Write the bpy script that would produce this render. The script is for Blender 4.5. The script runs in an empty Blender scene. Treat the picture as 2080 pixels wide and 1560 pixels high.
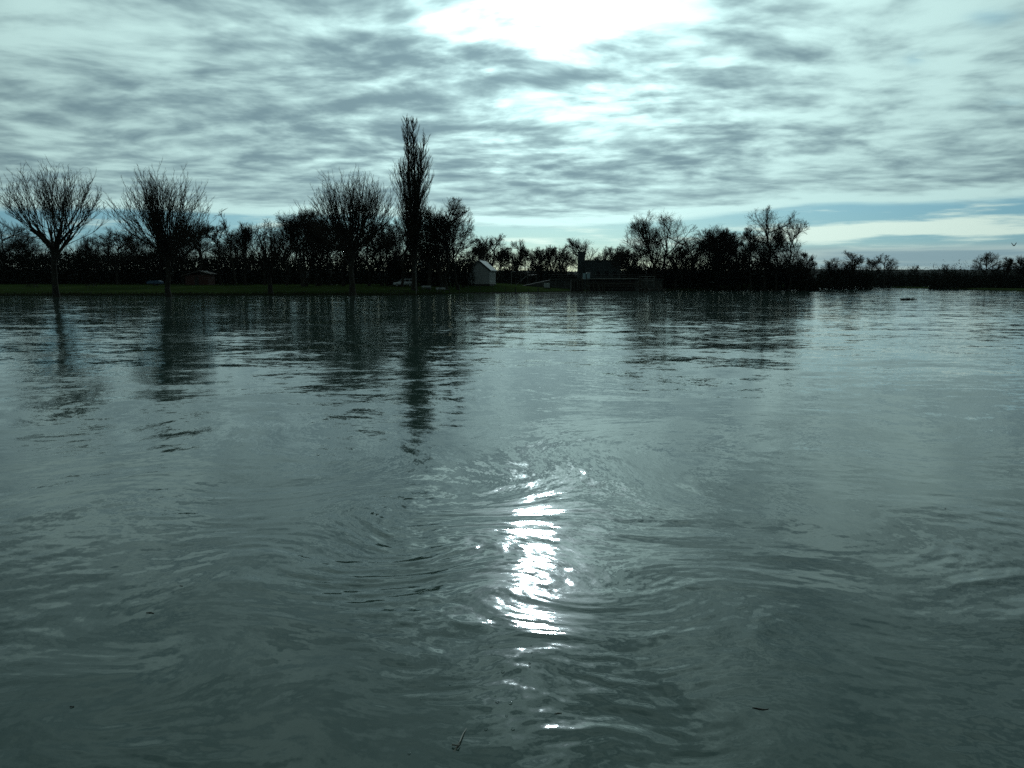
import bpy, math, random
import numpy as np
from mathutils import Vector, Matrix

R = math.radians
scene = bpy.context.scene
col = scene.collection
# ------------------------------------------------------------------ camera
F_PX, TH, EYE = 1632.0, R(7.23), 2.2
cam_d = bpy.data.cameras.new('camera')
cam = bpy.data.objects.new('camera', cam_d)
col.objects.link(cam)
cam_d.sensor_width = 36.0
cam_d.lens = F_PX / 2080.0 * 36.0
cam_d.clip_start = 0.1
cam_d.clip_end = 12000
cam.location = (0, 0, EYE)
cam.rotation_euler = (R(90) - TH, 0, 0)
scene.camera = cam
scene.view_settings.view_transform = 'Standard'
scene.view_settings.look = 'None'
scene.view_settings.exposure = 0.0
scene.view_settings.gamma = 1.0
scene.cycles.use_denoising = False
scene.cycles.max_bounces = 6
scene.cycles.transparent_max_bounces = 4
scene.cycles.sample_clamp_indirect = 12
scene.cycles.sample_clamp_direct = 0

def ray(px, py):
    """direction (azimuth, elevation in degrees) of a place in the sky, read off the photograph"""
    x, y, z = px - 1040.0, F_PX, 780.0 - py
    c, s = math.cos(-TH), math.sin(-TH)
    y, z = y * c - z * s, y * s + z * c
    return math.degrees(math.atan2(x, y)), math.degrees(math.atan2(z, math.hypot(x, y)))

# ------------------------------------------------------------------ node helpers
class NT:
    def __init__(self, tree):
        self.t = tree
        tree.nodes.clear()
    def new(self, kind, **kw):
        n = self.t.nodes.new(kind)
        for k, v in kw.items():
            setattr(n, k, v)
        return n
    def link(self, a, b):
        self.t.links.new(a, b)
    def put(self, sock, v):
        if isinstance(v, bpy.types.NodeSocket):
            self.link(v, sock)
        else:
            sock.default_value = v
    def m(self, op, a, b=0.0, c=0.0, clamp=False):
        n = self.new('ShaderNodeMath', operation=op, use_clamp=clamp)
        for i, v in enumerate((a, b, c)):
            self.put(n.inputs[i], v)
        return n.outputs[0]
    def v(self, op, a, b=(0, 0, 0), s=None):
        n = self.new('ShaderNodeVectorMath', operation=op)
        self.put(n.inputs[0], a)
        if op not in ('NORMALIZE', 'LENGTH', 'SCALE'):
            self.put(n.inputs[1], b)
        if s is not None:
            self.put(n.inputs['Scale'], s)
        return n.outputs['Value'] if op in ('DOT_PRODUCT', 'LENGTH') else n.outputs[0]
    def xyz(self, a):
        n = self.new('ShaderNodeSeparateXYZ')
        self.link(a, n.inputs[0])
        return n.outputs
    def vec(self, x, y, z):
        n = self.new('ShaderNodeCombineXYZ')
        for i, q in enumerate((x, y, z)):
            self.put(n.inputs[i], q)
        return n.outputs[0]
    def noise(self, vec, scale, detail=4.0, rough=0.5, dist=0.0):
        n = self.new('ShaderNodeTexNoise')
        self.put(n.inputs['Vector'], vec)
        n.inputs['Scale'].default_value = scale
        n.inputs['Detail'].default_value = detail
        n.inputs['Roughness'].default_value = rough
        n.inputs['Distortion'].default_value = dist
        return n.outputs
    def mix(self, f, a, b, mode='MIX'):
        n = self.new('ShaderNodeMix', data_type='RGBA', blend_type=mode)
        n.clamp_factor = True
        self.put(n.inputs[0], f)
        self.put(n.inputs[6], a)
        self.put(n.inputs[7], b)
        return n.outputs[2]
    def rng(self, v, a, b, c=0.0, d=1.0, smooth=True):
        n = self.new('ShaderNodeMapRange', interpolation_type='SMOOTHSTEP' if smooth else 'LINEAR')
        self.put(n.inputs[0], v)
        for i, q in enumerate((a, b, c, d)):
            self.put(n.inputs[i + 1], q)
        return n.outputs[0]
    def curve(self, v, pts, lo, hi, ylo, yhi):
        """v in lo..hi -> piecewise smooth curve through pts (x, y)"""
        n = self.new('ShaderNodeFloatCurve')
        c = n.mapping.curves[0]
        q = [((x - lo) / (hi - lo), (y - ylo) / (yhi - ylo)) for x, y in pts]
        c.points[0].location = q[0]
        c.points[1].location = q[-1]
        for p in q[1:-1]:
            c.points.new(*p)
        n.mapping.update()
        self.put(n.inputs['Value'], self.rng(v, lo, hi, 0, 1, smooth=False))
        return self.m('MULTIPLY_ADD', n.outputs[0], yhi - ylo, ylo)

# ------------------------------------------------------------------ world: clear Nishita sky with a broken cloud deck
SUN_AZ, SUN_EL = 1.8, 20.3
world = bpy.data.worlds.new('World')
scene.world = world
world.use_nodes = True
W = NT(world.node_tree)
out = W.new('ShaderNodeOutputWorld')
bg = W.new('ShaderNodeBackground')
W.link(bg.outputs[0], out.inputs[0])
tc = W.new('ShaderNodeTexCoord').outputs['Generated']
d = W.v('NORMALIZE', tc)
dx, dy, dz = W.xyz(d)
el = W.m('MULTIPLY', W.m('ARCSINE', dz), 57.2958)
az = W.m('MULTIPLY', W.m('ARCTAN2', dx, dy), 57.2958)
skyt = W.new('ShaderNodeTexSky', sky_type='NISHITA')
skyt.sun_disc = False
skyt.sun_elevation = R(SUN_EL)
skyt.sun_rotation = R(SUN_AZ)
skyt.air_density = 1.0
skyt.dust_density = 0.6
skyt.ozone_density = 2.0
nish = W.v('SCALE', skyt.outputs[0], s=0.095)
nish = W.v('MULTIPLY', nish, (0.62, 0.94, 1.0))
sv = Vector((math.sin(R(SUN_AZ)) * math.cos(R(SUN_EL)), math.cos(R(SUN_AZ)) * math.cos(R(SUN_EL)), math.sin(R(SUN_EL))))
cosang = W.v('DOT_PRODUCT', d, tuple(sv))
ang = W.m('MULTIPLY', W.m('ARCCOSINE', W.m('MINIMUM', cosang, 0.99999)), 57.2958)
azel = W.vec(az, el, 0.0)

def blobs(lst):
    tot = None
    for (px, py, rx, ry, amp) in lst:
        a, e = ray(px, py)
        q = W.v('MULTIPLY', W.v('SUBTRACT', azel, (a, e, 0)), (28.5 / rx, 28.5 / ry, 0))
        g = W.m('EXPONENT', W.m('MULTIPLY', W.v('DOT_PRODUCT', q, q), -1.0))
        tot = W.m('MULTIPLY', g, amp) if tot is None else W.m('MULTIPLY_ADD', g, amp, tot)
    return tot

# cloud deck on a plane overhead
inv = W.m('DIVIDE', 1.0, W.m('MAXIMUM', W.m('ADD', dz, 0.105), 0.03))
P = W.v('MULTIPLY', W.v('SCALE', d, s=inv), (1, 1, 0))
warp = W.noise(W.v('ADD', P, (3.1, 7.7, 0)), 0.9, 2, 0.5)[1]
P2 = W.v('ADD', P, W.v('SCALE', W.v('SUBTRACT', warp, (.5, .5, .5)), s=0.5))
n_big = W.noise(P2, 0.95, 2, 0.5)[0]
n_mid = W.noise(W.v('MULTIPLY', W.v('ADD', P2, (11, 4, 2)), (0.80, 1.12, 1)), 5.0, 4, 0.50)[0]
n_fine = W.noise(W.v('ADD', P2, (5, 9, 1)), 9.0, 3, 0.55)[0]
bl = blobs([  # + = thin and bright, - = thick and grey
    (1160, 55, 400, 70, 0.38), (1330, 30, 150, 55, 0.24), (1060, 45, 75, 22, -0.38), (850, 40, 160, 30, 0.30),
    (720, 20, 130, 28, -0.30), (800, 105, 170, 40, -0.34), (1000, 108, 110, 25, -0.30), (1120, 190, 200, 22, 0.20),
    (1130, 160, 190, 16, -0.25), (1240, 245, 100, 32, 0.26), (1070, 240, 130, 20, 0.14), (1600, 90, 300, 55, -0.20), (1300, 105, 160, 25, -0.12),
    (1720, 60, 200, 18, 0.26), (1740, 150, 220, 26, 0.22), (1900, 110, 90, 60, 0.20), (1530, 20, 120, 50, -0.2), (1900, 30, 220, 60, 0.10),
    (1540, 170, 160, 24, -0.16), (1750, 265, 330, 26, -0.18), (1480, 238, 200, 12, 0.2), (1150, 340, 330, 35, -0.10),
    (60, 30, 140, 60, 0.30), (250, 60, 160, 40, 0.12), (480, 20, 200, 50, 0.05), (300, 260, 450, 90, -0.08),
    (600, 200, 260, 70, -0.10), (900, 260, 180, 60, -0.08), (180, 300, 160, 40, 0.02), (1780, 200, 420, 230, 0.13), (350, 200, 500, 260, -0.03), (1950, 340, 250, 40, -0.10), (1850, 230, 200, 30, 0.08)])
t = W.m('ADD', W.m('MULTIPLY', W.m('SUBTRACT', n_big, 0.5), 0.7), W.m('MULTIPLY', W.m('SUBTRACT', n_mid, 0.5), 1.9))
t = W.m('ADD', t, W.m('MULTIPLY', W.m('SUBTRACT', n_fine, 0.5), 0.75))
t = W.m('ADD', W.m('ADD', t, bl), 0.45)
# ragged lower edge of the deck
edge_pts = [ray(px, py) for px, py in ((0, 418), (200, 418), (450, 428), (700, 432), (950, 450), (1100, 455), (1250, 448), (1400, 436), (1550, 424), (1680, 408), (1850, 408), (2080, 396))]
ecurve = W.curve(az, [(-180, 6.0), (-60, 5.2)] + edge_pts + [(60, 7.5), (180, 6.0)], -180, 180, 0, 10)
streak = W.noise(W.v('MULTIPLY', azel, (0.07, 0.9, 0)), 1.0, 4, 0.55)[0]
over = W.m('SUBTRACT', W.m('ADD', el, 0.30), W.m('ADD', ecurve, W.m('MULTIPLY', W.m('SUBTRACT', streak, 0.5), 0.9)))
deck = W.rng(over, -0.12, 0.32)
lip = W.m('EXPONENT', W.m('MULTIPLY', W.m('POWER', W.m('SUBTRACT', over, 0.42), 2.0), -5.0))
t = W.m('ADD', t, W.m('MULTIPLY', lip, 0.95))
lowfade = W.rng(el, 5.5, 8.5)
t = W.m('ADD', W.m('MULTIPLY', t, W.m('MULTIPLY_ADD', lowfade, 0.3, 0.7)), W.m('MULTIPLY', W.m('SUBTRACT', 1.0, lowfade), 0.10))
thin = W.rng(t, -0.08, 1.02)
cdark = (0.20, 0.318, 0.358, 1)
cbright = (0.58, 0.84, 0.82, 1)
cloud = W.mix(thin, cdark, cbright)
glow = W.m('EXPONENT', W.m('MULTIPLY', W.m('MULTIPLY', ang, ang), -1.0 / (12.5 ** 2)))
glow2 = W.m('EXPONENT', W.m('MULTIPLY', ang, -1.0 / 20.0))
tt = W.m('POWER', thin, 1.6)
gain = W.m('ADD', W.m('MULTIPLY', glow, W.m('MULTIPLY', tt, 1.25)), W.m('MULTIPLY_ADD', glow2, 0.62, 0.76))
cloud = W.v('SCALE', cloud, s=gain)
# low sky below the deck: pale horizon, clear blue strip, thin far streaks
hor = W.mix(W.rng(el, 0.2, 2.9), (0.60, 0.75, 0.71, 1), (0.15, 0.40, 0.58, 1))
clear = W.mix(0.72, nish, hor)
clear = W.v('SCALE', clear, s=W.m('MULTIPLY_ADD', glow2, 0.72, 0.66))
right = W.rng(az, 13, 22)
s1 = W.rng(W.m('ADD', W.noise(W.v('MULTIPLY', W.v('ADD', azel, (31, 5, 0)), (0.16, 1.6, 0)), 1.0, 5, 0.6)[0],
                 blobs([(1150, 484, 160, 7, 0.12), (1250, 502, 200, 12, .07), (1900, 462, 260, 15, 0.40), (1660, 480, 90, 16, .3), (500, 462, 200, 6, .06), (1480, 410, 60, 14, -.1)])), 0.53, 0.80)
streakc = W.v('SCALE', (0.66, 0.84, 0.76), s=W.m('MULTIPLY_ADD', glow2, 1.2, 0.75))
clear = W.mix(s1, clear, streakc)
greyb = W.m('MULTIPLY', right, W.m('MULTIPLY', W.rng(el, 2.55, 1.9), W.rng(el, 0.0, 0.25)))
greyc = W.mix(W.rng(W.noise(W.v('MULTIPLY', azel, (0.09, 2.2, 0)), 1.0, 4, 0.5)[0], 0.38, 0.68), (0.24, 0.37, 0.42, 1), (0.44, 0.58, 0.57, 1))
clear = W.mix(W.m('MULTIPLY', greyb, 0.92), clear, greyc)
skyc = W.mix(deck, clear, cloud)
# small gaps of open blue in the deck
aure = W.m('EXPONENT', W.m('MULTIPLY', W.m('MULTIPLY', ang, ang), -1.0 / (3.0 ** 2)))
skyc = W.v('ADD', skyc, W.v('SCALE', (0.85, 1.0, 1.08), s=W.m('MULTIPLY', W.m('MULTIPLY', aure, 2.2), W.m('ADD', thin, 0.25))))
gap = W.m('MULTIPLY', blobs([(1858, 120, 17, 9, 1.0), (2025, 38, 32, 11, 1.0), (2050, 210, 26, 8, .5), (1992, 30, 26, 8, .7)]),
          W.rng(n_fine, 0.36, 0.52))
skyc = W.mix(W.m('MULTIPLY', gap, 0.4), skyc, (0.19, 0.40, 0.52, 1))
# added dimming overhead and away from the sun, largely unseen, keeps land dark
back = W.m('MULTIPLY', W.rng(ang, 24, 75, 1.0, 0.30), W.rng(el, -12, -1, 0.12, 1.0))
skyc = W.v('SCALE', skyc, s=back)
W.link(skyc, bg.inputs[0])
bg.inputs[1].default_value = 1.0
world.cycles.sampling_method = 'MANUAL'
world.cycles.sample_map_resolution = 512

sun_d = bpy.data.lights.new('sun', 'SUN')
sun_d.energy = 0.5
sun_d.angle = R(2.6)
sun_d.color = (0.78, 0.96, 1.0)
sun = bpy.data.objects.new('sun', sun_d)
col.objects.link(sun)
sun.rotation_euler = sv.to_track_quat('Z', 'Y').to_euler()
sun.location = (0, 0, 60)

# ------------------------------------------------------------------ materials
def mat(name, base, rough=0.85, noise=None, metallic=0.0, spec=0.5):
    m = bpy.data.materials.new(name)
    m.use_nodes = True
    n = NT(m.node_tree)
    o = n.new('ShaderNodeOutputMaterial')
    b = n.new('ShaderNodeBsdfPrincipled')
    n.link(b.outputs[0], o.inputs[0])
    b.inputs['Roughness'].default_value = rough
    b.inputs['Metallic'].default_value = metallic
    b.inputs['Specular IOR Level'].default_value = spec
    if noise:
        sc, c2, *st = noise
        co = n.new('ShaderNodeTexCoord').outputs['Object']
        if st:
            co = n.v('MULTIPLY', co, st[0])
        f = n.rng(n.noise(co, sc, 5, 0.6)[0], 0.35, 0.65)
        n.link(n.mix(f, (*base, 1), (*c2, 1)), b.inputs['Base Color'])
    else:
        b.inputs['Base Color'].default_value = (*base, 1)
    return m

M = {
    'bark': mat('bark', (0.022, 0.020, 0.016), 0.9, (3.0, (0.045, 0.040, 0.030), (1, 1, .3)), spec=0.2),
    'twig': mat('twig', (0.030, 0.027, 0.020), 0.9, (1.0, (0.045, 0.036, 0.026)), spec=0.1),
    'poplar': mat('poplar_twig', (0.028, 0.026, 0.018), 0.9, (1.0, (0.042, 0.038, 0.026)), spec=0.1),
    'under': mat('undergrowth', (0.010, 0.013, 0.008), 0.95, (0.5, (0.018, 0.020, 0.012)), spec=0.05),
    'blade': mat('grass_blade', (0.030, 0.042, 0.016), 0.9, (0.4, (0.045, 0.044, 0.022)), spec=0.1),
    'moss': mat('mistletoe', (0.015, 0.025, 0.010), 0.9, (2.0, (0.03, 0.045, 0.018)), spec=0.1),
    'plaster': mat('plaster', (0.34, 0.35, 0.34), 0.9, (1.2, (0.27, 0.28, 0.275))),
    'slate': mat('slate', (0.16, 0.17, 0.175), 0.55, (6.0, (0.22, 0.23, 0.23), (1, 1, 3))),
    'darkwood': mat('dark_wood', (0.020, 0.018, 0.015), 0.85, (4.0, (0.035, 0.030, 0.024), (1, 1, .2))),
    'timber': mat('wet_timber', (0.030, 0.026, 0.018), 0.75, (5.0, (0.055, 0.046, 0.032), (1, 1, .2))),
    'rail': mat('galvanised_steel', (0.22, 0.22, 0.20), 0.5, (8.0, (0.14, 0.14, 0.12)), metallic=0.4),
    'concrete': mat('concrete', (0.055, 0.055, 0.048), 0.9, (0.8, (0.028, 0.031, 0.026))),
    'darkstone': mat('dark_cladding', (0.040, 0.052, 0.054), 0.85, (1.0, (0.028, 0.038, 0.040))),
    'paint': mat('white_car_paint', (0.60, 0.63, 0.65), 0.3, (0.7, (0.54, 0.57, 0.58))),
    'glass': mat('dark_glass', (0.012, 0.016, 0.018), 0.08),
    'rubber': mat('rubber', (0.012, 0.012, 0.012), 0.8),
    'red': mat('red_brown_boards', (0.075, 0.028, 0.020), 0.85, (3.0, (0.05, 0.02, 0.015), (3, 3, .3))),
    'tile': mat('pale_roof_sheet', (0.16, 0.13, 0.115), 0.6, (2.0, (0.11, 0.09, 0.08))),
    'blue': mat('blue_cover', (0.05, 0.11, 0.18), 0.6, (2.0, (0.035, 0.08, 0.14))),
    'palebl': mat('pale_blue_panel', (0.30, 0.42, 0.45), 0.5, (3.0, (0.24, 0.35, 0.39))),
    'white': mat('white_panel', (0.78, 0.80, 0.80), 0.4, (3.0, (0.68, 0.70, 0.70))),
    'grey': mat('grey_enamel', (0.40, 0.42, 0.42), 0.5, (4.0, (0.32, 0.34, 0.33))),
    'bird': mat('dark_feather', (0.04, 0.045, 0.05), 0.8, (6.0, (0.07, 0.07, 0.075))),
    'driftwood': mat('driftwood', (0.030, 0.026, 0.02), 0.7, (5.0, (0.05, 0.045, 0.035))),
    'leaf': mat('dead_leaf', (0.02, 0.016, 0.010), 0.7, (30.0, (0.035, 0.03, 0.018))),
    'twigwet': mat('wet_stick', (0.20, 0.19, 0.15), 0.45, (20.0, (0.13, 0.12, 0.09))),
}

def bubble_mat():
    m = bpy.data.materials.new('foam_bubble')
    m.use_nodes = True
    n = NT(m.node_tree)
    o = n.new('ShaderNodeOutputMaterial')
    b = n.new('ShaderNodeBsdfPrincipled')
    n.link(b.outputs[0], o.inputs[0])
    b.inputs['Base Color'].default_value = (0.62, 0.72, 0.70, 1)
    b.inputs['Roughness'].default_value = 0.03
    b.inputs['IOR'].default_value = 1.33
    f = n.new('ShaderNodeFresnel')
    f.inputs[0].default_value = 1.45
    n.link(n.m('MULTIPLY_ADD', f.outputs[0], 0.8, 0.12, clamp=True), b.inputs['Alpha'])
    return m
M['bubble'] = bubble_mat()

def ground_mat():
    m = bpy.data.materials.new('grass_ground')
    m.use_nodes = True
    n = NT(m.node_tree)
    o = n.new('ShaderNodeOutputMaterial')
    b = n.new('ShaderNodeBsdfPrincipled')
    n.link(b.outputs[0], o.inputs[0])
    b.inputs['Roughness'].default_value = 1.0
    b.inputs['Specular IOR Level'].default_value = 0.0
    co = n.new('ShaderNodeTexCoord').outputs['Object']
    f = n.rng(n.noise(co, 0.05, 5, 0.65)[0], 0.4, 0.6)
    g = n.rng(n.noise(co, 0.6, 5, 0.7)[0], 0.4, 0.62)
    c = n.mix(f, (0.022, 0.040, 0.012, 1), (0.036, 0.058, 0.017, 1))
    c = n.mix(n.m('MULTIPLY', g, 0.6), c, (0.030, 0.032, 0.015, 1))
    z = n.xyz(co)[2]
    mud = n.rng(n.m('ADD', z, n.m('MULTIPLY', n.noise(co, 0.4, 4, .6)[0], 0.12)), 0.08, 0.28)
    c = n.mix(mud, (0.012, 0.013, 0.008, 1), c)
    n.link(c, b.inputs['Base Color'])
    return m
M['ground'] = ground_mat()

def water_mat(name, still=False):
    m = bpy.data.materials.new(name)
    m.use_nodes = True
    n = NT(m.node_tree)
    o = n.new('ShaderNodeOutputMaterial')
    b = n.new('ShaderNodeBsdfPrincipled')
    n.link(b.outputs[0], o.inputs[0])
    b.inputs['IOR'].default_value = 1.333
    b.inputs['Roughness'].default_value = 0.06
    geo = n.new('ShaderNodeNewGeometry')
    if still:
        co = n.new('ShaderNodeTexCoord').outputs['Object']
        amp = 0.25
    else:
        a = n.new('ShaderNodeAttribute', attribute_name='flow')
        co = a.outputs['Vector']
        amp = n.new('ShaderNodeAttribute', attribute_name='ripple').outputs['Fac']
    c1 = n.v('SUBTRACT', n.noise(n.v('MULTIPLY', co, (0.55, 1, 1)), 1.9, 1.5, 0.5)[1], (.5, .5, .5))
    c2 = n.v('SUBTRACT', n.noise(n.v('MULTIPLY', co, (0.7, 1, 1)), 6.5, 2.0, 0.5)[1], (.5, .5, .5))
    c3 = n.v('SUBTRACT', n.noise(co, 22.0, 2.0, 0.6)[1], (.5, .5, .5))
    c0 = n.v('SUBTRACT', n.noise(n.v('MULTIPLY', n.v('ADD', co, (40, 9, 3)), (0.35, 1, 1)), 0.42, 2.0, 0.6)[1], (.5, .5, .5))
    s = n.v('ADD', n.v('ADD', n.v('SCALE', c0, s=0.35), n.v('SCALE', c1, s=0.55)), n.v('ADD', n.v('SCALE', c2, s=0.50), n.v('SCALE', c3, s=0.45)))
    s = n.v('MULTIPLY', n.v('SCALE', s, s=amp), (1.0, 1.0, 0.0))
    nn = n.v('NORMALIZE', n.v('ADD', geo.outputs['Normal'], s))
    n.link(nn, b.inputs['Normal'])
    f = n.rng(n.noise(co, 0.25, 4, 0.6)[0], 0.35, 0.65)
    n.link(n.mix(f, (0.034, 0.062, 0.050, 1), (0.050, 0.082, 0.066, 1)), b.inputs['Base Color'])
    return m
M['water'] = water_mat('river_water')
M['puddle'] = water_mat('puddle_water', True)

# ------------------------------------------------------------------ object helpers
def tag(o, label=None, cat=None, group=None, kind=None):
    if label: o['label'] = label
    if cat: o['category'] = cat
    if group: o['group'] = group
    if kind: o['kind'] = kind
    return o

def empty(name, loc, rz=0.0, s=1.0):
    o = bpy.data.objects.new(name, None)
    col.objects.link(o)
    o.location = loc
    o.rotation_euler = (0, 0, rz)
    o.scale = (s, s, s) if not isinstance(s, tuple) else s
    o.empty_display_size = 0.3
    return o

def link_mesh(name, me, parent=None):
    o = bpy.data.objects.new(name, me)
    col.objects.link(o)
    if parent is not None:
        o.parent = parent
    return o

def np_mesh(name, V, Fq, material, smooth=False):
    """mesh from numpy vertices and an (n,k) face array (or list of them)"""
    if not isinstance(Fq, (list, tuple)):
        Fq = [Fq]
    Fq = [np.asarray(f, dtype=np.int32) for f in Fq if len(f)]
    me = bpy.data.meshes.new(name)
    V = np.asarray(V, dtype=np.float32)
    me.vertices.add(len(V))
    me.vertices.foreach_set('co', V.ravel())
    nl = sum(f.size for f in Fq)
    nf = sum(len(f) for f in Fq)
    me.loops.add(nl)
    me.loops.foreach_set('vertex_index', np.concatenate([f.ravel() for f in Fq]))
    me.polygons.add(nf)
    tot = np.concatenate([np.full(len(f), f.shape[1], dtype=np.int32) for f in Fq])
    start = np.concatenate([[0], np.cumsum(tot)[:-1]]).astype(np.int32)
    me.polygons.foreach_set('loop_start', start)
    me.polygons.foreach_set('loop_total', tot)
    if smooth:
        me.polygons.foreach_set('use_smooth', np.ones(nf, dtype=bool))
    me.update(calc_edges=True)
    me.materials.append(material)
    return me

class MB:
    """collects boxes, bars and prisms; build() links them as ONE mesh object"""
    def __init__(self):
        self.V, self.F = [], []
    def add(self, vs, fs):
        k = len(self.V)
        self.V += [tuple(v) for v in vs]
        self.F += [tuple(i + k for i in f) for f in fs]
    def box(self, x0, x1, y0, y1, z0, z1):
        self.add([(x0, y0, z0), (x1, y0, z0), (x1, y1, z0), (x0, y1, z0), (x0, y0, z1), (x1, y0, z1), (x1, y1, z1), (x0, y1, z1)],
                 [(0, 3, 2, 1), (4, 5, 6, 7), (0, 1, 5, 4), (1, 2, 6, 5), (2, 3, 7, 6), (3, 0, 4, 7)])
    def bar(self, a, b, r, r2=None, n=6):
        a, b = Vector(a), Vector(b)
        r2 = r if r2 is None else r2
        dd = (b - a).normalized()
        u = dd.orthogonal().normalized()
        w = dd.cross(u)
        vs = []
        for c, q in ((a, r), (b, r2)):
            for i in range(n):
                t_ = 2 * math.pi * (i + .5) / n
                vs.append(c + u * (q * math.cos(t_)) + w * (q * math.sin(t_)))
        fs = [(i, (i + 1) % n, n + (i + 1) % n, n + i) for i in range(n)]
        fs += [tuple(range(n - 1, -1, -1)), tuple(range(n, 2 * n))]
        self.add(vs, fs)
    def prism(self, prof, y0, y1, axis='y'):
        """profile in (x,z), extruded along y"""
        n = len(prof)
        vs = [(x, y0, z) for x, z in prof] + [(x, y1, z) for x, z in prof]
        fs = [(i, (i + 1) % n, n + (i + 1) % n, n + i) for i in range(n)]
        fs += [tuple(range(n - 1, -1, -1)), tuple(range(n, 2 * n))]
        self.add(vs, fs)
    def build(self, name, material, parent=None, bevel=0.0, smooth=False):
        me = bpy.data.meshes.new(name)
        me.from_pydata(self.V, [], self.F)
        me.materials.append(material)
        import bmesh
        bm = bmesh.new()
        bm.from_mesh(me)
        bmesh.ops.recalc_face_normals(bm, faces=bm.faces)
        if bevel:
            bmesh.ops.bevel(bm, geom=list(bm.edges), offset=bevel, segments=2, affect='EDGES', clamp_overlap=True)
        bm.to_mesh(me)
        bm.free()
        if smooth:
            for p in me.polygons: p.use_smooth = True
        return link_mesh(name, me, parent)

def X(px, dist):
    """metres to the right of the river axis, from a column of the photograph and a distance"""
    return (px - 1040.0) / F_PX * (dist * math.cos(TH) + 0.25)
def Z(py, dist):
    a = math.atan((780.0 - py) / F_PX) - TH
    return EYE + dist * math.tan(a)
def D(py):
    return EYE / math.tan(TH - math.atan((780.0 - py) / F_PX))

# ------------------------------------------------------------------ gradient noise in numpy
_rs = np.random.RandomState(7)
_perm = _rs.permutation(256).astype(np.int32)
_perm = np.concatenate([_perm, _perm])
_g = _rs.uniform(0, 2 * np.pi, 256)
_gx, _gy = np.cos(_g).astype(np.float32), np.sin(_g).astype(np.float32)
def perlin(x, y, seed=0):
    x = x + seed * 17.31
    y = y + seed * 9.77
    xi, yi = np.floor(x).astype(np.int64), np.floor(y).astype(np.int64)
    fx, fy = (x - xi).astype(np.float32), (y - yi).astype(np.float32)
    u, v = fx * fx * fx * (fx * (fx * 6 - 15) + 10), fy * fy * fy * (fy * (fy * 6 - 15) + 10)
    xa, ya = xi & 255, yi & 255
    def g(ix, iy, ax, ay):
        h = _perm[_perm[(xa + ix) & 255] + ((ya + iy) & 255)]
        return _gx[h] * ax + _gy[h] * ay
    a = g(0, 0, fx, fy); b = g(1, 0, fx - 1, fy)
    c = g(0, 1, fx, fy - 1); e = g(1, 1, fx - 1, fy - 1)
    return (a + u * (b - a)) + v * ((c + u * (e - c)) - (a + u * (b - a)))
def fbm(x, y, oct=4, seed=0):
    s, a, k = 0, 1.0, 1.0
    for i in range(oct):
        s = s + a * perlin(x * k, y * k, seed + i)
        a *= 0.5; k *= 2.03
    return s

def sstep(v, a, b):
    t_ = np.clip((v - a) / (b - a), 0, 1)
    return t_ * t_ * (3 - 2 * t_)

# ------------------------------------------------------------------ terrain
SH_PX = [-2500, 0, 400, 840, 900, 940, 1020, 1100, 1160, 1340, 1480, 1600, 1640, 1665, 3600]
SH_D = [135, 133, 136, 138, 148, 163, 168, 175, 190, 207, 212, 218, 300, 420, 430]
def ground_z(x, y):
    x = np.asarray(x, dtype=np.float64); y = np.asarray(y, dtype=np.float64)
    px = 1040 + F_PX * x / np.maximum(y, 1.0)
    px = np.where(y > 20, px, np.where(x < 0, -2500, 3600))
    shore = np.interp(px, SH_PX, SH_D) + 2.2 * fbm(x * 0.06, y * 0.06, 3, 5)
    top = np.interp(px, [1020, 1100, 1600, 1700], [1.75, 1.0, 0.8, 0.7])
    run = np.interp(px, [890, 950, 1100, 1160], [58, 20, 25, 45])
    s = y - shore
    z = np.where(s < 0, np.maximum(-1.6, s * 0.06), top * (1 - np.exp(-np.maximum(s, 0) / (run * 0.42))))
    # low spit of land on the far right
    near = np.interp(px, [1700, 1790, 1900, 2080, 3600], [345, 318, 262, 190, 70])
    wid = np.interp(px, [1740, 1800, 2080, 3600], [0, 18, 55, 80])
    c = (y - near) / np.maximum(wid, 1)
    spit = 0.42 * sstep(c, 0, .12) * (1 - sstep(c, .8, 1.0)) * (px > 1745) * (y > 20) - 0.0
    z = np.maximum(z, np.where(spit > 0.001, spit - 0.02 + 0.05 * fbm(x * .1, y * .1, 2, 9), -9))
    # own bank behind the camera
    own = np.clip((-0.6 - y) * 0.9, -1.6, 0.55) + 0.05 * fbm(x * .3, y * .3, 3, 3)
    z = np.where(y < 0.8, np.maximum(z, own), z)
    z = z + np.where(z > 0.05, 0.06 * fbm(x * .12, y * .12, 3, 1), 0) 
    return z
def gz(x, y):
    return float(ground_z(np.array([x]), np.array([y]))[0])

def polar_grid(phis, rs):
    ph, rr = np.meshgrid(phis, rs)
    return (rr * np.sin(ph)), (rr * np.cos(ph))
def grid_faces(nr, nc, wrap):
    i = np.arange(nr - 1)[:, None]
    j = np.arange(nc if wrap else nc - 1)[None, :]
    a = i * nc + j
    b = i * nc + (j + 1) % nc
    return np.stack([a, b, b + nc, a + nc], -1).reshape(-1, 4)[:, ::-1]

phis = np.concatenate([np.radians(np.linspace(-42, 42, 340)), np.radians(np.linspace(45, 315, 60))])
rs = np.concatenate([[0.3, 1.0, 2.0, 4, 10, 30, 60, 90, 110], np.linspace(120, 340, 150), np.geomspace(345, 4200, 40)])
gx, gy = polar_grid(phis, rs)
gzv = ground_z(gx, gy)
V = np.stack([gx.ravel(), gy.ravel(), gzv.ravel()], -1)
me = np_mesh('ground', V, grid_faces(len(rs), len(phis), True), M['ground'], True)
g_ob = link_mesh('ground', me)
tag(g_ob, kind='structure')

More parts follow.
